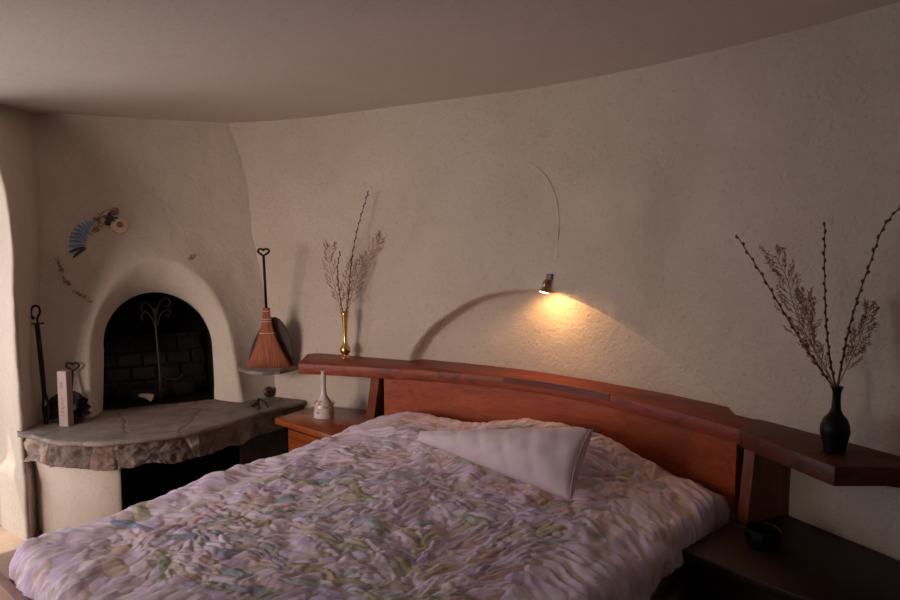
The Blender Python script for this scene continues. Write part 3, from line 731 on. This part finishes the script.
# braces: boards standing out from the wall, front edge slanting
def brace(name, top_px, bot_px, ztop, zbot, th_, wall_xy, mat):
    tpt = at(*top_px, ztop); bpt = at(*bot_px, zbot); w = np.array([wall_xy[0], wall_xy[1], 0.0])
    din = w - np.array([bpt[0], bpt[1], 0]); din /= np.linalg.norm(din); sd_ = np.array([-din[1], din[0], 0]) * th_ / 2
    prof = [bpt, tpt, np.array([w[0], w[1], ztop]), np.array([w[0], w[1], zbot])]
    ext = bpt + (bpt - tpt) * .9
    prof = [ext, tpt, np.array([w[0], w[1], ztop]), np.array([w[0], w[1], ext[2]])]
    V = [p + sd_ for p in prof] + [p - sd_ for p in prof]
    mesh(name, V, [(0, 1, 2, 3), (7, 6, 5, 4), (0, 4, 5, 1), (1, 5, 6, 2), (2, 6, 7, 3), (3, 7, 4, 0)], mat, hb_, smooth=False)
brace('brace', (375, 378), (370.5, 413), ZS - .062, .60, .05, (-3.12, 2.88), M['bracewood'])
brace('brace', (750, 448), (743, 512), ZS - .062, .585, .05, (-.775, 2.86), M['bracewood'])
# right shelf
shp = [(-.935, 2.69), (-.915, 2.655), (-.542, 2.423), (-.42, 2.535), (-.20, 2.60), (-.1, 2.62), (-.35, 2.74), (-.65, 2.86), (-.93, 2.96)]
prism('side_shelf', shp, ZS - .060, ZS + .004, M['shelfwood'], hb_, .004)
# dark panel behind the right brace
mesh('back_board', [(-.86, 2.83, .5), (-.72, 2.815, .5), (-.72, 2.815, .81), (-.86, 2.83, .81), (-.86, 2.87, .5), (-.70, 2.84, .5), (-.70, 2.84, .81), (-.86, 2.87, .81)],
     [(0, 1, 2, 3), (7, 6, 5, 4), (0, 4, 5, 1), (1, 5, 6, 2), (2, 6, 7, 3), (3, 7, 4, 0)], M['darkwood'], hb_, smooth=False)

# ------------------------------------------------------------------ nightstands
ns = empty('nightstand', (-3.1, 2.5, 0), 'reddish wooden nightstand between hearth and bed, holding white bottle', 'nightstand', 'nightstands beside the bed')
prism('top', [(-3.425, 2.285), (-2.85, 2.275), (-2.85, 2.84), (-3.20, 2.76), (-3.50, 2.64)], .535, .57, M['standwood'], ns, .004)
prism('body', [(-3.36, 2.33), (-2.87, 2.325), (-2.87, 2.76), (-3.2, 2.72), (-3.42, 2.60)], .08, .535, M['darkwood'], ns, .003)
prism('drawer', [(-3.335, 2.31), (-2.88, 2.305), (-2.88, 2.335), (-3.335, 2.34)], .37, .515, M['standwood'], ns, .004)
prism('drawer', [(-3.335, 2.31), (-2.88, 2.305), (-2.88, 2.335), (-3.335, 2.34)], .19, .355, M['standwood'], ns, .004)
prism('plinth', [(-3.3, 2.38), (-2.9, 2.37), (-2.9, 2.7), (-3.3, 2.6)], 0, .08, M['darkwood'], ns, .003)
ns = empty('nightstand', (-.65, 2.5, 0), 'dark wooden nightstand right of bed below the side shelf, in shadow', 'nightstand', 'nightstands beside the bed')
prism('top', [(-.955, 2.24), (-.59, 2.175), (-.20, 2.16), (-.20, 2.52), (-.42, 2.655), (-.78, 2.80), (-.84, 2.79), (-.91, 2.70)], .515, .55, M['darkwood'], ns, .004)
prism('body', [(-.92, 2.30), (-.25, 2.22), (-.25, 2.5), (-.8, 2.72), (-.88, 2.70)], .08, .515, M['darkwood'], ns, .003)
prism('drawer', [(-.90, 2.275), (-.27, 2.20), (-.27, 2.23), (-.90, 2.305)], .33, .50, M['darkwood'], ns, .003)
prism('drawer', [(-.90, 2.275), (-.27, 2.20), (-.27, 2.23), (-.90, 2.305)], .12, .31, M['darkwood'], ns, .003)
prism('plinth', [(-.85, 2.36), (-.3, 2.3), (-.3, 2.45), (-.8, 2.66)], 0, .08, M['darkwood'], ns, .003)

# ------------------------------------------------------------------ bed
bed = empty('bed', (-1.83, 1.7, 0), 'wide low bed with reddish wooden foot rail under a patchwork quilt', 'bed')
box('foot_rail', (-1.89, .70, .27), (1.94, .035, .30), M['railwood'], bed)
for x in (-2.80, -1.0): box('side_rail', (x, 1.66, .25), (.035, 1.90, .26), M['railwood'], bed)
for x in (-2.7, -1.06):
    for y in (.78, 2.5): box('leg', (x, y, .06), (.07, .07, .12), M['railwood'], bed)
box('mattress', (-1.88, 1.68, .35), (1.70, 1.88, .28), M['mattress'], bed, bev=.05)

# quilt ------------------------------------------------------------
QX0, QX1, QY0, QY1 = -2.72, -1.02, .80, 2.66       # flat part; beyond it the quilt rolls over the edge
RQ = .075
def nrm(a): return a / np.linalg.norm(a)
dropL, dropR, dropF = .24, .05, .24
step = .0046
us = np.arange(-(RQ * 1.57 + dropL), (QX1 - QX0) + RQ * 1.57 + dropR, step); vs_ = np.arange(-(RQ * 1.57 + dropF), (QY1 - QY0) + .06, step)
Uq, Vq = np.meshgrid(us, vs_, indexing='ij')
W_, L_ = QX1 - QX0, QY1 - QY0
# patches: anisotropic cells
seeds = []
def add(u, v, ang, a_, b_, colr, hgt): seeds.append((u, v, ang, a_, b_, *colr, hgt))
r3 = random.Random(3)
pale = [(.72, .59, .74), (.74, .62, .75), (.69, .56, .72), (.74, .62, .69), (.67, .55, .76), (.76, .66, .78), (.73, .58, .66)]
mid = [(.64, .46, .56), (.66, .48, .44), (.56, .46, .66), (.60, .50, .44), (.56, .44, .60), (.48, .48, .62), (.62, .40, .46), (.46, .50, .50), (.60, .54, .40)]
strong = [(.30, .34, .25), (.33, .37, .24), (.31, .35, .42), (.22, .31, .42), (.47, .32, .23), (.43, .36, .46), (.25, .35, .38), (.40, .40, .32), (.52, .36, .32), (.40, .31, .42), (.46, .39, .24)]
U0, V0 = us[0], vs_[0]
foci = [(W_ * .42, L_ * .70), (W_ * .80, L_ * .30), (W_ * .10, L_ * .30)]
def border_w(u, v): return min(u + .12, W_ - u + .12, v + .12, L_ - v + .22)
cell = .044
u = U0
while u < W_ + .4:
    v = V0
    while v < L_ + .1:
        uu = u + r3.uniform(-.5, .5) * cell; vv_ = v + r3.uniform(-.5, .5) * cell
        d = border_w(uu, vv_)
        if d < .36 + .06 * math.sin(uu * 5 + vv_ * 4):
            if d == W_ - uu + .12 or d == uu + .12: ang = .35 * math.sin(vv_ * 3) + (.55 if uu < W_ / 2 else -.45)
            else: ang = PI / 2 + .6 * math.sin(uu * 4)
            if r3.random() < .34: add(uu, vv_, ang + r3.uniform(-.4, .4), r3.uniform(.06, .10), r3.uniform(.030, .042), r3.choice(pale), r3.uniform(.6, 1.2))
        else:
            f_ = min(foci, key=lambda q: (q[0] - uu) ** 2 + (q[1] - vv_) ** 2)
            rad = math.atan2(vv_ - f_[1], uu - f_[0]); base = .75
            dd_ = math.atan2(math.sin(2 * (rad - base)), math.cos(2 * (rad - base))) / 2
            ang = base + dd_ * .5 + r3.uniform(-.45, .45)
            r_ = r3.random()
            if r_ < .22: pass
            elif r_ < .285: add(uu, vv_, ang, r3.uniform(.11, .20), r3.uniform(.016, .027), r3.choice(strong), r3.uniform(.6, 1.0))
            elif r_ < .50: add(uu, vv_, ang, r3.uniform(.07, .16), r3.uniform(.014, .024), r3.choice(mid), r3.uniform(.6, 1.1))
            else: add(uu, vv_, ang, r3.uniform(.04, .12), r3.uniform(.015, .026), r3.choice(pale), r3.uniform(.5, 1.3))
        v += cell
    u += cell
# a few placed leaves the photo shows plainly: (px,py, px2,py2, colour)
def cloth_uv(px, py, z=.585): p = at(px, py, z); return p[0] - QX0, p[1] - QY0
for (xa, ya, xb_, yb_, cl_) in [(118, 509, 147, 515, (.10, .20, .42)), (140, 493, 147, 508, (.26, .27, .16)), (150, 521, 212, 530, (.13, .17, .36)), (290, 479, 335, 492, (.30, .36, .14)), (350, 490, 385, 515, (.26, .32, .16)),
                                (410, 530, 436, 522, (.06, .17, .26)), (200, 515, 245, 519, (.22, .24, .20)), (90, 541, 128, 557, (.45, .27, .22)), (408, 475, 440, 460, (.18, .30, .22)), (430, 465, 485, 475, (.55, .34, .26)),
                                (110, 528, 125, 530, (.50, .36, .24)), (365, 540, 390, 530, (.16, .21, .16)), (215, 546, 250, 544, (.12, .13, .30)), (185, 567, 205, 575, (.14, .24, .40)), (150, 562, 170, 560, (.30, .34, .30)), (520, 515, 550, 508, (.50, .30, .26)),
                                (250, 524, 275, 515, (.50, .34, .18)), (400, 450, 415, 455, (.22, .22, .40)), (600, 513, 625, 514, (.30, .28, .32)), (640, 502, 655, 500, (.26, .30, .30))]:
    a_ = np.array(cloth_uv(xa, ya)); b_ = np.array(cloth_uv(xb_, yb_)); d = b_ - a_; l_ = np.linalg.norm(d)
    c_ = (a_ + b_) / 2; seeds = [s for s in seeds if math.hypot(s[0] - c_[0], s[1] - c_[1]) > .03]
    add(c_[0], c_[1], math.atan2(d[1], d[0]), max(l_ * .60, .05), .028, tuple(q * .75 + p_ * .25 for q, p_ in zip(cl_, (.7, .6, .6))), .9)
SD = np.array(seeds)
shp_ = Uq.shape; F1 = np.full(shp_, 9.0); F2 = np.full(shp_, 9.0); ID = np.zeros(shp_, int); along = np.zeros(shp_)
wu = Uq + .012 * vnoise(np.stack([Uq * 14, Vq * 14], -1), 61); wv_ = Vq + .012 * vnoise(np.stack([Uq * 14 + 9, Vq * 14], -1), 62)
for k, s in enumerate(SD):
    R_ = max(s[3], s[4]) * 1.9
    i0_, i1_ = np.searchsorted(us, [s[0] - R_, s[0] + R_]); j0_, j1_ = np.searchsorted(vs_, [s[1] - R_, s[1] + R_])
    if i1_ <= i0_ or j1_ <= j0_: continue
    sl = (slice(i0_, i1_), slice(j0_, j1_)); du = wu[sl] - s[0]; dv = wv_[sl] - s[1]; c_, s__ = math.cos(s[2]), math.sin(s[2])
    la = du * c_ + dv * s__; lb_ = -du * s__ + dv * c_
    d = np.hypot(la / s[3], lb_ / s[4])
    f1 = F1[sl]; f2 = F2[sl]; better = d < f1
    F2[sl] = np.where(better, f1, np.minimum(f2, d)); F1[sl] = np.where(better, d, f1)
    ID[sl] = np.where(better, k, ID[sl]); along[sl] = np.where(better, la, along[sl])
gap = np.clip(F2 - F1, 0, 1)
puff = np.sqrt(np.clip(gap / .55, 0, 1)) * (1 - .25 * np.clip(F1, 0, 1.5) ** 2)
hq = SD[ID, 8]
wr = .5 * vnoise(np.stack([along * 55 + ID * 3.7, ID * 1.3 + 0 * along], -1), 71)
inner_ = sstep(.20, .40, np.minimum(np.minimum(Uq + .12, W_ - Uq + .12), np.minimum(Vq + .12, L_ - Vq + .22)))
ridge = 1 - np.abs(vnoise(np.stack([wu * 26, wv_ * 26], -1), 73)); ridge2 = 1 - np.abs(vnoise(np.stack([wu * 55 + wv_ * 9, wv_ * 48], -1), 74))
lump = .013 * fbm(np.stack([Uq * 4, Vq * 4], -1), 2, 77) + .010 * fbm(np.stack([Uq * 10, Vq * 10], -1), 2, 79)
# gathered wrinkles: in the plain border they run slantwise off the edge, in the middle along each patch
dl_, dr_, df_, dh_ = Uq + .12, W_ - Uq + .12, Vq + .12, L_ - Vq + .22
wl, wr_, wf, wh = [1 / np.maximum(q, .03) ** 4 for q in (dl_, dr_, df_, dh_)]; wt_ = wl + wr_ + wf + wh
bend = .28 * vnoise(np.stack([Uq * 2.5, Vq * 2.5], -1), 95)
def wrinkle(ang, seed):
    ang = ang; la = wu * np.cos(ang) + wv_ * np.sin(ang); lb_ = -wu * np.sin(ang) + wv_ * np.cos(ang) + .10 * bend
    n1_ = vnoise(np.stack([la * 8, lb_ * 25], -1), seed); n2_ = vnoise(np.stack([la * 16 + 3, lb_ * 52], -1), seed + 1)
    return (1 - np.abs(n1_)) * .72 + (1 - np.abs(n2_)) * .28
wb_ = (wl * wrinkle(.55, 101) + wr_ * wrinkle(-.5, 103) + wf * wrinkle(1.25, 105) + wh * wrinkle(1.9, 107)) / wt_
angc = SD[ID, 2]; ca_, sa_ = np.cos(angc), np.sin(angc)
lac, lbc = wu * ca_ + wv_ * sa_, -wu * sa_ + wv_ * ca_
wc_ = 1 - np.abs(vnoise(np.stack([lac * 20 + ID * .37, lbc * 70 + ID * 1.7], -1), 109))
disp = (.0045 + .0055 * inner_) * puff * hq + (1 - inner_) * .0150 * (wb_ - .6) + inner_ * (.0042 * (wc_ - .5) * sstep(.0, .25, gap) + .0022 * wr * sstep(.05, .3, gap)) \
    + (.0015 + .0040 * inner_) * (ridge - .6) + (.0006 + .0020 * inner_) * (ridge2 - .6) + lump
colr = SD[ID][..., 5:8]
# printed mottling inside the coloured patches
mot = .5 + .5 * vnoise(np.stack([Uq * 60, Vq * 60], -1), 81); lum = colr.mean(-1, keepdims=True)
colr = colr * (1 + np.where(lum < .45, .7, .08) * (mot[..., None] - .5)) + np.where(lum < .4, .07, 0) * (vnoise(np.stack([Uq * 38, Vq * 38], -1), 83)[..., None] > .25)
seam = sstep(.16, .02, gap)[..., None]; colr = colr * (1 - seam * (.15 + .35 * inner_[..., None])) + np.array((.56, .42, .31)) * seam * (.15 + .35 * inner_[..., None])
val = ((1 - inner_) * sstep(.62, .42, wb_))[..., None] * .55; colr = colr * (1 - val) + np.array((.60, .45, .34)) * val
# binding along the head edge
hb2 = sstep(L_ + .005, L_ + .02, Vq)[..., None]; colr = colr * (1 - hb2) + np.array((.40, .31, .38)) * hb2
# drape: position and normal
su = np.where(Uq < 0, -1, np.where(Uq > W_, 1, 0)); eu = np.where(Uq < 0, -Uq, np.where(Uq > W_, Uq - W_, 0)); ev = np.where(Vq < 0, -Vq, 0)
ed = np.hypot(eu, ev); dirx = np.where(ed > 0, su * eu / np.maximum(ed, 1e-9), 0); diry = np.where(ed > 0, -ev / np.maximum(ed, 1e-9), 0)
emax = np.where(Uq > W_, RQ * 1.57 + dropR, RQ * 1.57 + dropL)
ed = np.minimum(ed, emax + .02)
a_ = np.minimum(ed / RQ, PI / 2); hor = RQ * np.sin(a_); dn = RQ * (1 - np.cos(a_)) + np.maximum(ed - RQ * PI / 2, 0)
nx, ny, nz = dirx * np.sin(a_), diry * np.sin(a_), np.cos(a_)
xq = QX0 + np.clip(Uq, 0, W_) + dirx * hor
vlim = (panel_y(np.clip(xq, -2.85, -.95)) - .03 - QY0) / (L_ + .06)
yq = QY0 + np.where(Vq > 0, Vq * (1 + (np.clip(vlim, .9, 1.2) - 1) * sstep(.5, 1, Vq / L_)), 0) + diry * hor
tfoot = np.clip((yq - .75) / 1.9, 0, 1)
ztop = .525 + .085 * sstep(0, .75, tfoot) - .025 * sstep(L_ - .02, L_ + .06, Vq)
def bumpf(cx, cy, rx, ry, p=4): return 1 / (1 + (np.abs((xq - cx) / rx) ** p + np.abs((yq - cy) / ry) ** p) ** 1.5)
ztop = ztop + .05 * bumpf(-2.40, 2.50, .38, .26) + .125 * bumpf(-1.72, 2.56, .37, .24)
ztop = ztop + .012 * sstep(-1.2, -1.0, xq) * sstep(1.2, 2.2, yq)
fold = .016 * vnoise(np.stack([Uq * 7, Vq * 7], -1), 91) * sstep(.05, .25, ed)
P = np.stack([xq + nx * (disp + fold), yq + ny * (disp + fold), ztop - dn + nz * disp], -1)
P[..., 2] = np.maximum(P[..., 2], .30)
quilt = grid_mesh('quilt', P, M['quilt'])
set_col(quilt, np.clip(colr, .02, .9))
tag(quilt, 'puckered pastel patchwork quilt with green and blue leaf patches over bed', 'quilt')
def quilt_z(x, y):
    i = np.argmin((P[..., 0] - x) ** 2 + (P[..., 1] - y) ** 2); return float(P.reshape(-1, 3)[i, 2])

# wedge pillow ------------------------------------------------------
Apt = np.array(at(420, 436, .715)); Bpt = np.array(at(571, 501, .665))
Cpt = atplane(593, 429, Bpt + np.array([F0[0], F0[1], 0]) * .13, [FW[0], FW[1], 0])
n1 = 56; nm_ = nrm(np.cross(Bpt - Apt, Cpt - Apt)); nm_ = nm_ * (1 if nm_ @ (-FW) > 0 else -1)
bmv = bmesh.new(); MID = Apt * .2 + Bpt * .4 + Cpt * .4
GS = RT * .012 + F0 * .06                      # side gusset: how far the back sheet stands off at the wide end
front_v = {}; back_v = {}
for i in range(n1 + 1):
    for j in range(n1 + 1):
        a_, b_ = i / n1, j / n1
        w_a = a_               # blunt tip
        p = Apt * (1 - a_) + (Bpt * (1 - b_) + Cpt * b_) * a_ + (Cpt - Bpt) * .16 * (1 - a_) * (b_ - .5)
        eb = 4 * b_ * (1 - b_); ea = min(1, a_ * 5) 
        th_ = .085 * (eb ** .5) * (math.sin(min(1, a_ * 1.05 + .05) * PI * .5) ** .8) * (.35 + .65 * min(1, (1 - a_) * 6) ** .5)
        e_ = min(1, eb * 3) * min(1, (1 - a_) * 8) * ea
        q_ = (-.006 * abs(math.sin((a_ * 6.5 + .9 * b_) * PI)) ** 6 - .004 * abs(math.sin((a_ * 4.2 - 1.1 * b_ + .3) * PI)) ** 10 + .003 * float(vnoise(np.array([a_ * 9, b_ * 4]), 5)) + .003 * float(vnoise(np.array([a_ * 22, b_ * 7]), 6))) * e_
        pull = (MID - p) * .035 * (4 * b_ * (1 - b_) * (a_ > .7) + eb * 0) * ((a_ - .7) / .3 if a_ > .7 else 0)
        front_v[i, j] = bmv.verts.new(tuple(p + pull + nm_ * (th_ + q_)))
        back_v[i, j] = bmv.verts.new(tuple(p + pull * .4 - nm_ * th_ * .5 + GS * (a_ ** 2) * eb ** .6))
for i in range(n1):
    for j in range(n1):
        for d_, fl in ((front_v, 0), (back_v, 1)):
            q_ = [d_[i, j], d_[i + 1, j], d_[i + 1, j + 1], d_[i, j + 1]]; bmv.faces.new(q_ if not fl else q_[::-1])
for j in range(n1):
    for i in (0, n1): bmv.faces.new((front_v[i, j], front_v[i, j + 1], back_v[i, j + 1], back_v[i, j]))
pipe_pts = [tuple(front_v[n1, j].co) for j in range(0, n1 + 1, 2)]
bmesh.ops.remove_doubles(bmv, verts=bmv.verts, dist=.0008)
pil = empty('wedge_pillow', Bpt, 'plain pinkish white wedge pillow lying on the quilt near headboard', 'pillow')
tube('piping', pipe_pts, .0022, M['pillow'], pil, 6)
frombm('cushion', bmv, M['pillow'], pil)

# ------------------------------------------------------------------ vases and branches
def vase(name, px, py, z, prof, mat, label, seg=32):
    c = at(px, py, z); o = lathe(name, prof, (0, 0, 0), mat, None, seg); o.location = tuple(c); tag(o, label, 'vase'); return c
VG = vase('bud_vase', 345.5, 358, ZS + .001, [(0, 0), (.030, 0), (.031, .005), (.016, .012), (.012, .018), (.022, .026), (.031, .040), (.033, .052), (.029, .068), (.017, .082), (.012, .10), (.0125, .16), (.016, .22), (.022, .27), (.024, .285), (.021, .284), (.013, .22), (0, .16)], M['brass'], 'slender brass bud vase with ball foot on left end of headboard shelf')
VB = vase('bottle_vase', 834, 452, ZS + .005, [(r * .80, z * .80) for r, z in [(0, 0), (.040, 0), (.044, .006), (.043, .02), (.050, .05), (.058, .085), (.056, .115), (.045, .145), (.028, .165), (.019, .185), (.0165, .22), (.0165, .255), (.021, .272), (.026, .280), (.022, .281), (.012, .25), (0, .15)]], M['blackglaze'], 'black narrow-necked bottle vase on the dark shelf right of headboard')
def facing(c, x, y, off=0.0):
    n = np.array([F0[0], F0[1], 0]); return atplane(x, y, c, n) + F0 * off
def willow(c, pts, label, group, nb, off, rr=.0035, budr=.006):
    pts3 = smooth_curve([facing(c, x, y, off * k / (len(pts) - 1)) for k, (x, y) in enumerate(pts)], 50)
    root = empty('willow_branch', pts3[0], label, 'branch', group)
    tube('stem', pts3, np.linspace(rr, rr * .45, 50), M['twig'], root, 6)
    r_ = random.Random(int(pts[-1][0]))
    for k in range(nb):
        t = .12 + .88 * k / (nb - 1); i = min(int(t * 49), 48); p = pts3[i]; d = nrm(pts3[min(i + 1, 49)] - pts3[i - 1]); s = nrm(np.cross(d, F0)) * (1 if k % 2 else -1) * .8 + F0 * r_.uniform(-.6, .6)
        ax = nrm(d + s * .35); L2 = budr * r_.uniform(1.8, 2.6)
        bm = bmesh.new(); bm_tube(bm, [p + s * rr * .5 + ax * L2 * q for q in (-.15, .2, .5, .8, 1)], [budr * .35, budr * .72, budr * .75, budr * .5, budr * .1], 7)
        frombm('bud', bm, M['bud'], root)
def sprig(c, pts, label, group, off, spread, nbr, seed):
    pts3 = smooth_curve([facing(c, x, y, off * k / (len(pts) - 1)) for k, (x, y) in enumerate(pts)], 40)
    root = empty('dried_sprig', pts3[0], label, 'sprig', group); r_ = random.Random(seed)
    tube('stem', pts3, np.linspace(.0022, .0010, 40), M['sprig'], root, 5)
    bm = bmesh.new(); bl = bmesh.new()
    nbr = int(nbr * 1.5)
    for k in range(nbr):
        t = .28 + .72 * k / (nbr - 1); i = min(int(t * 39), 38); p = pts3[i]; d = nrm(pts3[i + 1] - pts3[i]); sg = 1 if k % 2 else -1
        side = nrm(np.cross(d, F0)) * sg + F0 * r_.uniform(-.7, .7); ln = spread * r_.uniform(.55, 1.1) * (1.15 - .75 * abs(t - .5))
        br = [p + (d * .75 + side * .7 * (1 - .35 * q)) * ln * q for q in np.linspace(0, 1, 7)]
        bm_tube(bm, br, np.linspace(.0010, .0005, 7), 4)
        for q in range(2, 7):
            for _ in range(3):
                b0 = br[q] + np.array([r_.uniform(-1, 1) for _ in range(3)]) * .004
                dv = nrm(d * .8 + side * .4 + np.array([r_.uniform(-1, 1) for _ in range(3)]) * .8); l2 = r_.uniform(.008, .017)
                bm_tube(bl, [b0, b0 + dv * l2 * .5, b0 + dv * l2], [.0006, .0016, .0003], 4)
    bl.to_mesh(tmp_ := bpy.data.meshes.new('t')); bl.free(); bm.from_mesh(tmp_); bpy.data.meshes.remove(tmp_)
    tag(frombm('seed_twigs', bm, M['sprig'], root), kind='stuff')  # side twigs with their seed heads joined in one mesh
gL = None
willow(VG, [(345, 330), (347, 308), (349, 285), (351, 262), (355, 237), (361, 213), (368, 190)], 'tallest budded branch in brass vase, arching right near its tip', 'budded branches in the brass vase', 30, .04)
willow(VG, [(344, 330), (342, 308), (339, 288), (338, 268), (341, 252)], 'short budded branch standing left of tall one in brass vase', 'budded branches in the brass vase', 16, -.03)
sprig(VG, [(345, 330), (349, 305), (356, 280), (366, 258), (380, 236)], 'feathery dried sprig leaning right in brass vase', 'dried sprigs in the brass vase', .05, .085, 16, 1)
sprig(VG, [(344, 330), (340, 306), (335, 285), (330, 262), (331, 246)], 'feathery dried sprig leaning left in brass vase', 'dried sprigs in the brass vase', -.04, .085, 16, 2)
sprig(VG, [(345, 330), (346, 305), (347, 288), (349, 272), (352, 262)], 'low feathery dried sprig in middle of brass vase', 'dried sprigs in the brass vase', .02, .07, 12, 3)
willow(VB, [(834, 388), (822, 370), (806, 344), (786, 310), (765, 272), (742, 234)], 'budded branch in black vase leaning far left', 'budded branches in the black vase', 22, .05, .0038, .0062)
willow(VB, [(836, 388), (831, 362), (828, 330), (827, 295), (827, 258), (828, 222)], 'upright budded branch in middle of black vase', 'budded branches in the black vase', 22, .02, .0036, .006)
willow(VB, [(837, 388), (842, 360), (847, 332), (856, 298), (868, 262), (880, 228), (899, 204)], 'budded branch in black vase leaning right towards picture edge', 'budded branches in the black vase', 26, -.02, .0038, .0062)
sprig(VB, [(835, 388), (825, 364), (812, 340), (800, 310), (794, 280), (783, 255)], 'tall reddish feathery sprig on left side of black vase', 'dried sprigs in the black vase', .06, .085, 22, 4)
sprig(VB, [(836, 388), (826, 372), (812, 345), (808, 318), (806, 298)], 'shorter reddish feathery sprig beside upright branch in black vase', 'dried sprigs in the black vase', .0, .065, 16, 5)
sprig(VB, [(837, 388), (846, 372), (858, 350), (868, 328), (876, 306)], 'low reddish feathery sprig on right side of black vase', 'dried sprigs in the black vase', .03, .06, 18, 6)

# white ceramic bottle on the left nightstand
cB = at(324, 416.5, .571)
root = empty('ceramic_bottle', cB, 'small white ceramic bottle with long thin neck on left nightstand', 'bottle')
prof = [(0, 0), (.056, 0), (.060, .004), (.059, .03), (.056, .06), (.052, .078), (.043, .092), (.030, .108), (.021, .128), (.016, .15), (.0145, .20), (.0145, .262), (.017, .272), (.014, .272), (.008, .25), (0, .2)]
sm = smooth_curve(prof[:-1], 60)
o = lathe('body', [tuple(p) for p in sm] + [(0, .2)], cB, M['ceramic_attr'], root, 48)
vc_ = np.array([v.co for v in o.data.vertices]) - cB
f_ = fbm(np.stack([np.arctan2(vc_[:, 1], vc_[:, 0]) * 4, vc_[:, 2] * 60], -1), 3, 5)
cw = np.tile(np.array((.66, .56, .53)), (len(vc_), 1)); sp_ = (f_ > .55) & (vc_[:, 2] > .03) & (vc_[:, 2] < .10); cw[sp_] = (.34, .22, .16); sp2 = (f_ < -.75) & (vc_[:, 2] > .03) & (vc_[:, 2] < .10); cw[sp2] = (.60, .30, .12)
set_col(o, cw)
for s in (-1, 1):
    e_ = cB + RT * s * .050 + ZZ * .082
    tube('lug', [e_ + RT * s * (-.008) - ZZ * .010, e_ + RT * s * .010 - ZZ * .004, e_ + RT * s * .010 + ZZ * .008, e_ + RT * s * (-.012) + ZZ * .012], .0055, M['pale_shell'], root, 8)

# dark glass dish on the right nightstand
cD = at(762, 546, .551)
root = empty('glass_dish', cD, 'small black faceted glass dish on the shadowed right nightstand', 'dish')
bm = bmesh.new(); bm_lathe(bm, [(0, 0), (.046, 0), (.054, .01), (.060, .04), (.060, .062), (.056, .066), (.050, .062), (.046, .02), (0, .016)], cD, 10); frombm('bowl', bm, M['blackglass'], root, smooth=False)
hd = cD + ZZ * .068; tube('handle', [hd - RT * .058, hd - RT * .088 + ZZ * .003, hd - RT * .098 + ZZ * .003], [.004, .003, .0025], M['ironbrown'], root, 8)

# ------------------------------------------------------------------ wall spotlight
LW = onwall(551, 277); nW = wall_normal(LW[0])
lamp = empty('wall_spotlight', LW, 'small brass spotlight with trailing cream cord above the arched niche', 'spotlight')
def lp_(x, y, off): return onwall(x, y) + nW * off
box('mount', lp_(551, 277, .010), (.034, .03, .034), M['mount'], lamp, Matrix.Rotation(math.atan2(nW[1], nW[0]) - PI / 2, 3, 'Z'), .006)
hinge = lp_(549.5, 281, .026); tip = lp_(548.4, 292.0, .040)
tube('arm', [lp_(551, 277, .01), lp_(550.5, 278.5, .024), hinge], .006, M['oldbrass'], lamp)
dl = nrm(tip - hinge)
LLEN = float(np.linalg.norm(tip - hinge))
lathe('shade', [(.006, -.012), (.014, 0), (.019, LLEN * .25), (.017, LLEN * .45), (.012, LLEN * .66), (.029, LLEN * .93), (.031, LLEN), (.028, LLEN), (.012, LLEN * .8)], hinge, M['oldbrass'], lamp, 24, rot_to(dl))
mt, nt, b = newmat('lit_bulb'); b.inputs['Emission Color'].default_value = (1, .62, .28, 1); b.inputs['Emission Strength'].default_value = 14; b.inputs['Base Color'].default_value = (1, .8, .5, 1)
lathe('bulb', [(0, LLEN * 1.06), (.016, LLEN * 1.04), (.026, LLEN * .98), (.016, LLEN * .85), (0, LLEN * .84)], hinge, mt, lamp, 24, rot_to(dl))['label'] = 'glowing bulb face'
cp = smooth_curve([(551, 275), (553, 268), (555.5, 255), (558, 238), (559, 222), (558, 208), (555, 194), (549, 181), (540, 170), (528, 162)], 60)
tube('cord', [lp_(x, y, .003) for x, y in cp], .0024, M['cord'], lamp, 6)
sl_ = bpy.data.lights.new('spot_bulb', 'SPOT'); sl_.energy = 4.6; sl_.color = (1, .52, .17); sl_.spot_size = math.radians(176); sl_.spot_blend = .45; sl_.shadow_soft_size = .025
so = bpy.data.objects.new('spot_bulb', sl_); COL.objects.link(so); so.location = tuple(tip + dl * .022)
aim = onwall(557, 345) - wall_normal(-1.8) * .06; so.rotation_euler = Vector(tuple(aim - tip)).to_track_quat('-Z', 'Y').to_euler()

# ------------------------------------------------------------------ daylight
def area(name, loc, target, size, sy, energy, color, spread=180):
    l = bpy.data.lights.new(name, 'AREA'); l.shape = 'RECTANGLE'; l.size = size; l.size_y = sy; l.energy = energy; l.color = color; l.spread = math.radians(spread)
    o = bpy.data.objects.new(name, l); COL.objects.link(o); o.location = loc
    o.rotation_euler = (Vector(target) - Vector(loc)).to_track_quat('-Z', 'Z').to_euler(); return o
area('doorway_daylight', (-4.95, -.25, 1.15), (-2.2, 1.4, 1.0), 2.0, 2.2, 21.5, (.92, .97, 1.12), 150)
area('window_daylight', (-3.2, -2.62, 1.5), (-3.75, 2.3, .85), 1.6, 1.35, 22, (1.0, .82, .74), 72)
sun = bpy.data.lights.new('sun', 'SUN'); sun.energy = 4.6; sun.angle = math.radians(.6); sun.color = (1, .9, .76)
so = bpy.data.objects.new('sun', sun); COL.objects.link(so); so.rotation_euler = Vector((.45, .22, -.85)).to_track_quat('-Z', 'Y').to_euler()
w = bpy.data.worlds.new('world'); SC.world = w; w.use_nodes = True
bg = w.node_tree.nodes['Background']; bg.inputs[0].default_value = (.62, .74, 1.0, 1); bg.inputs[1].default_value = .32

vs = SC.view_settings; vs.view_transform = 'Standard'; vs.look = 'None'; vs.gamma = 1; vs.use_curve_mapping = False; vs.exposure = 0
SC.cycles.use_denoising = True
for o in bpy.data.objects:
    if '_off' in o.keys(): del o['_off']
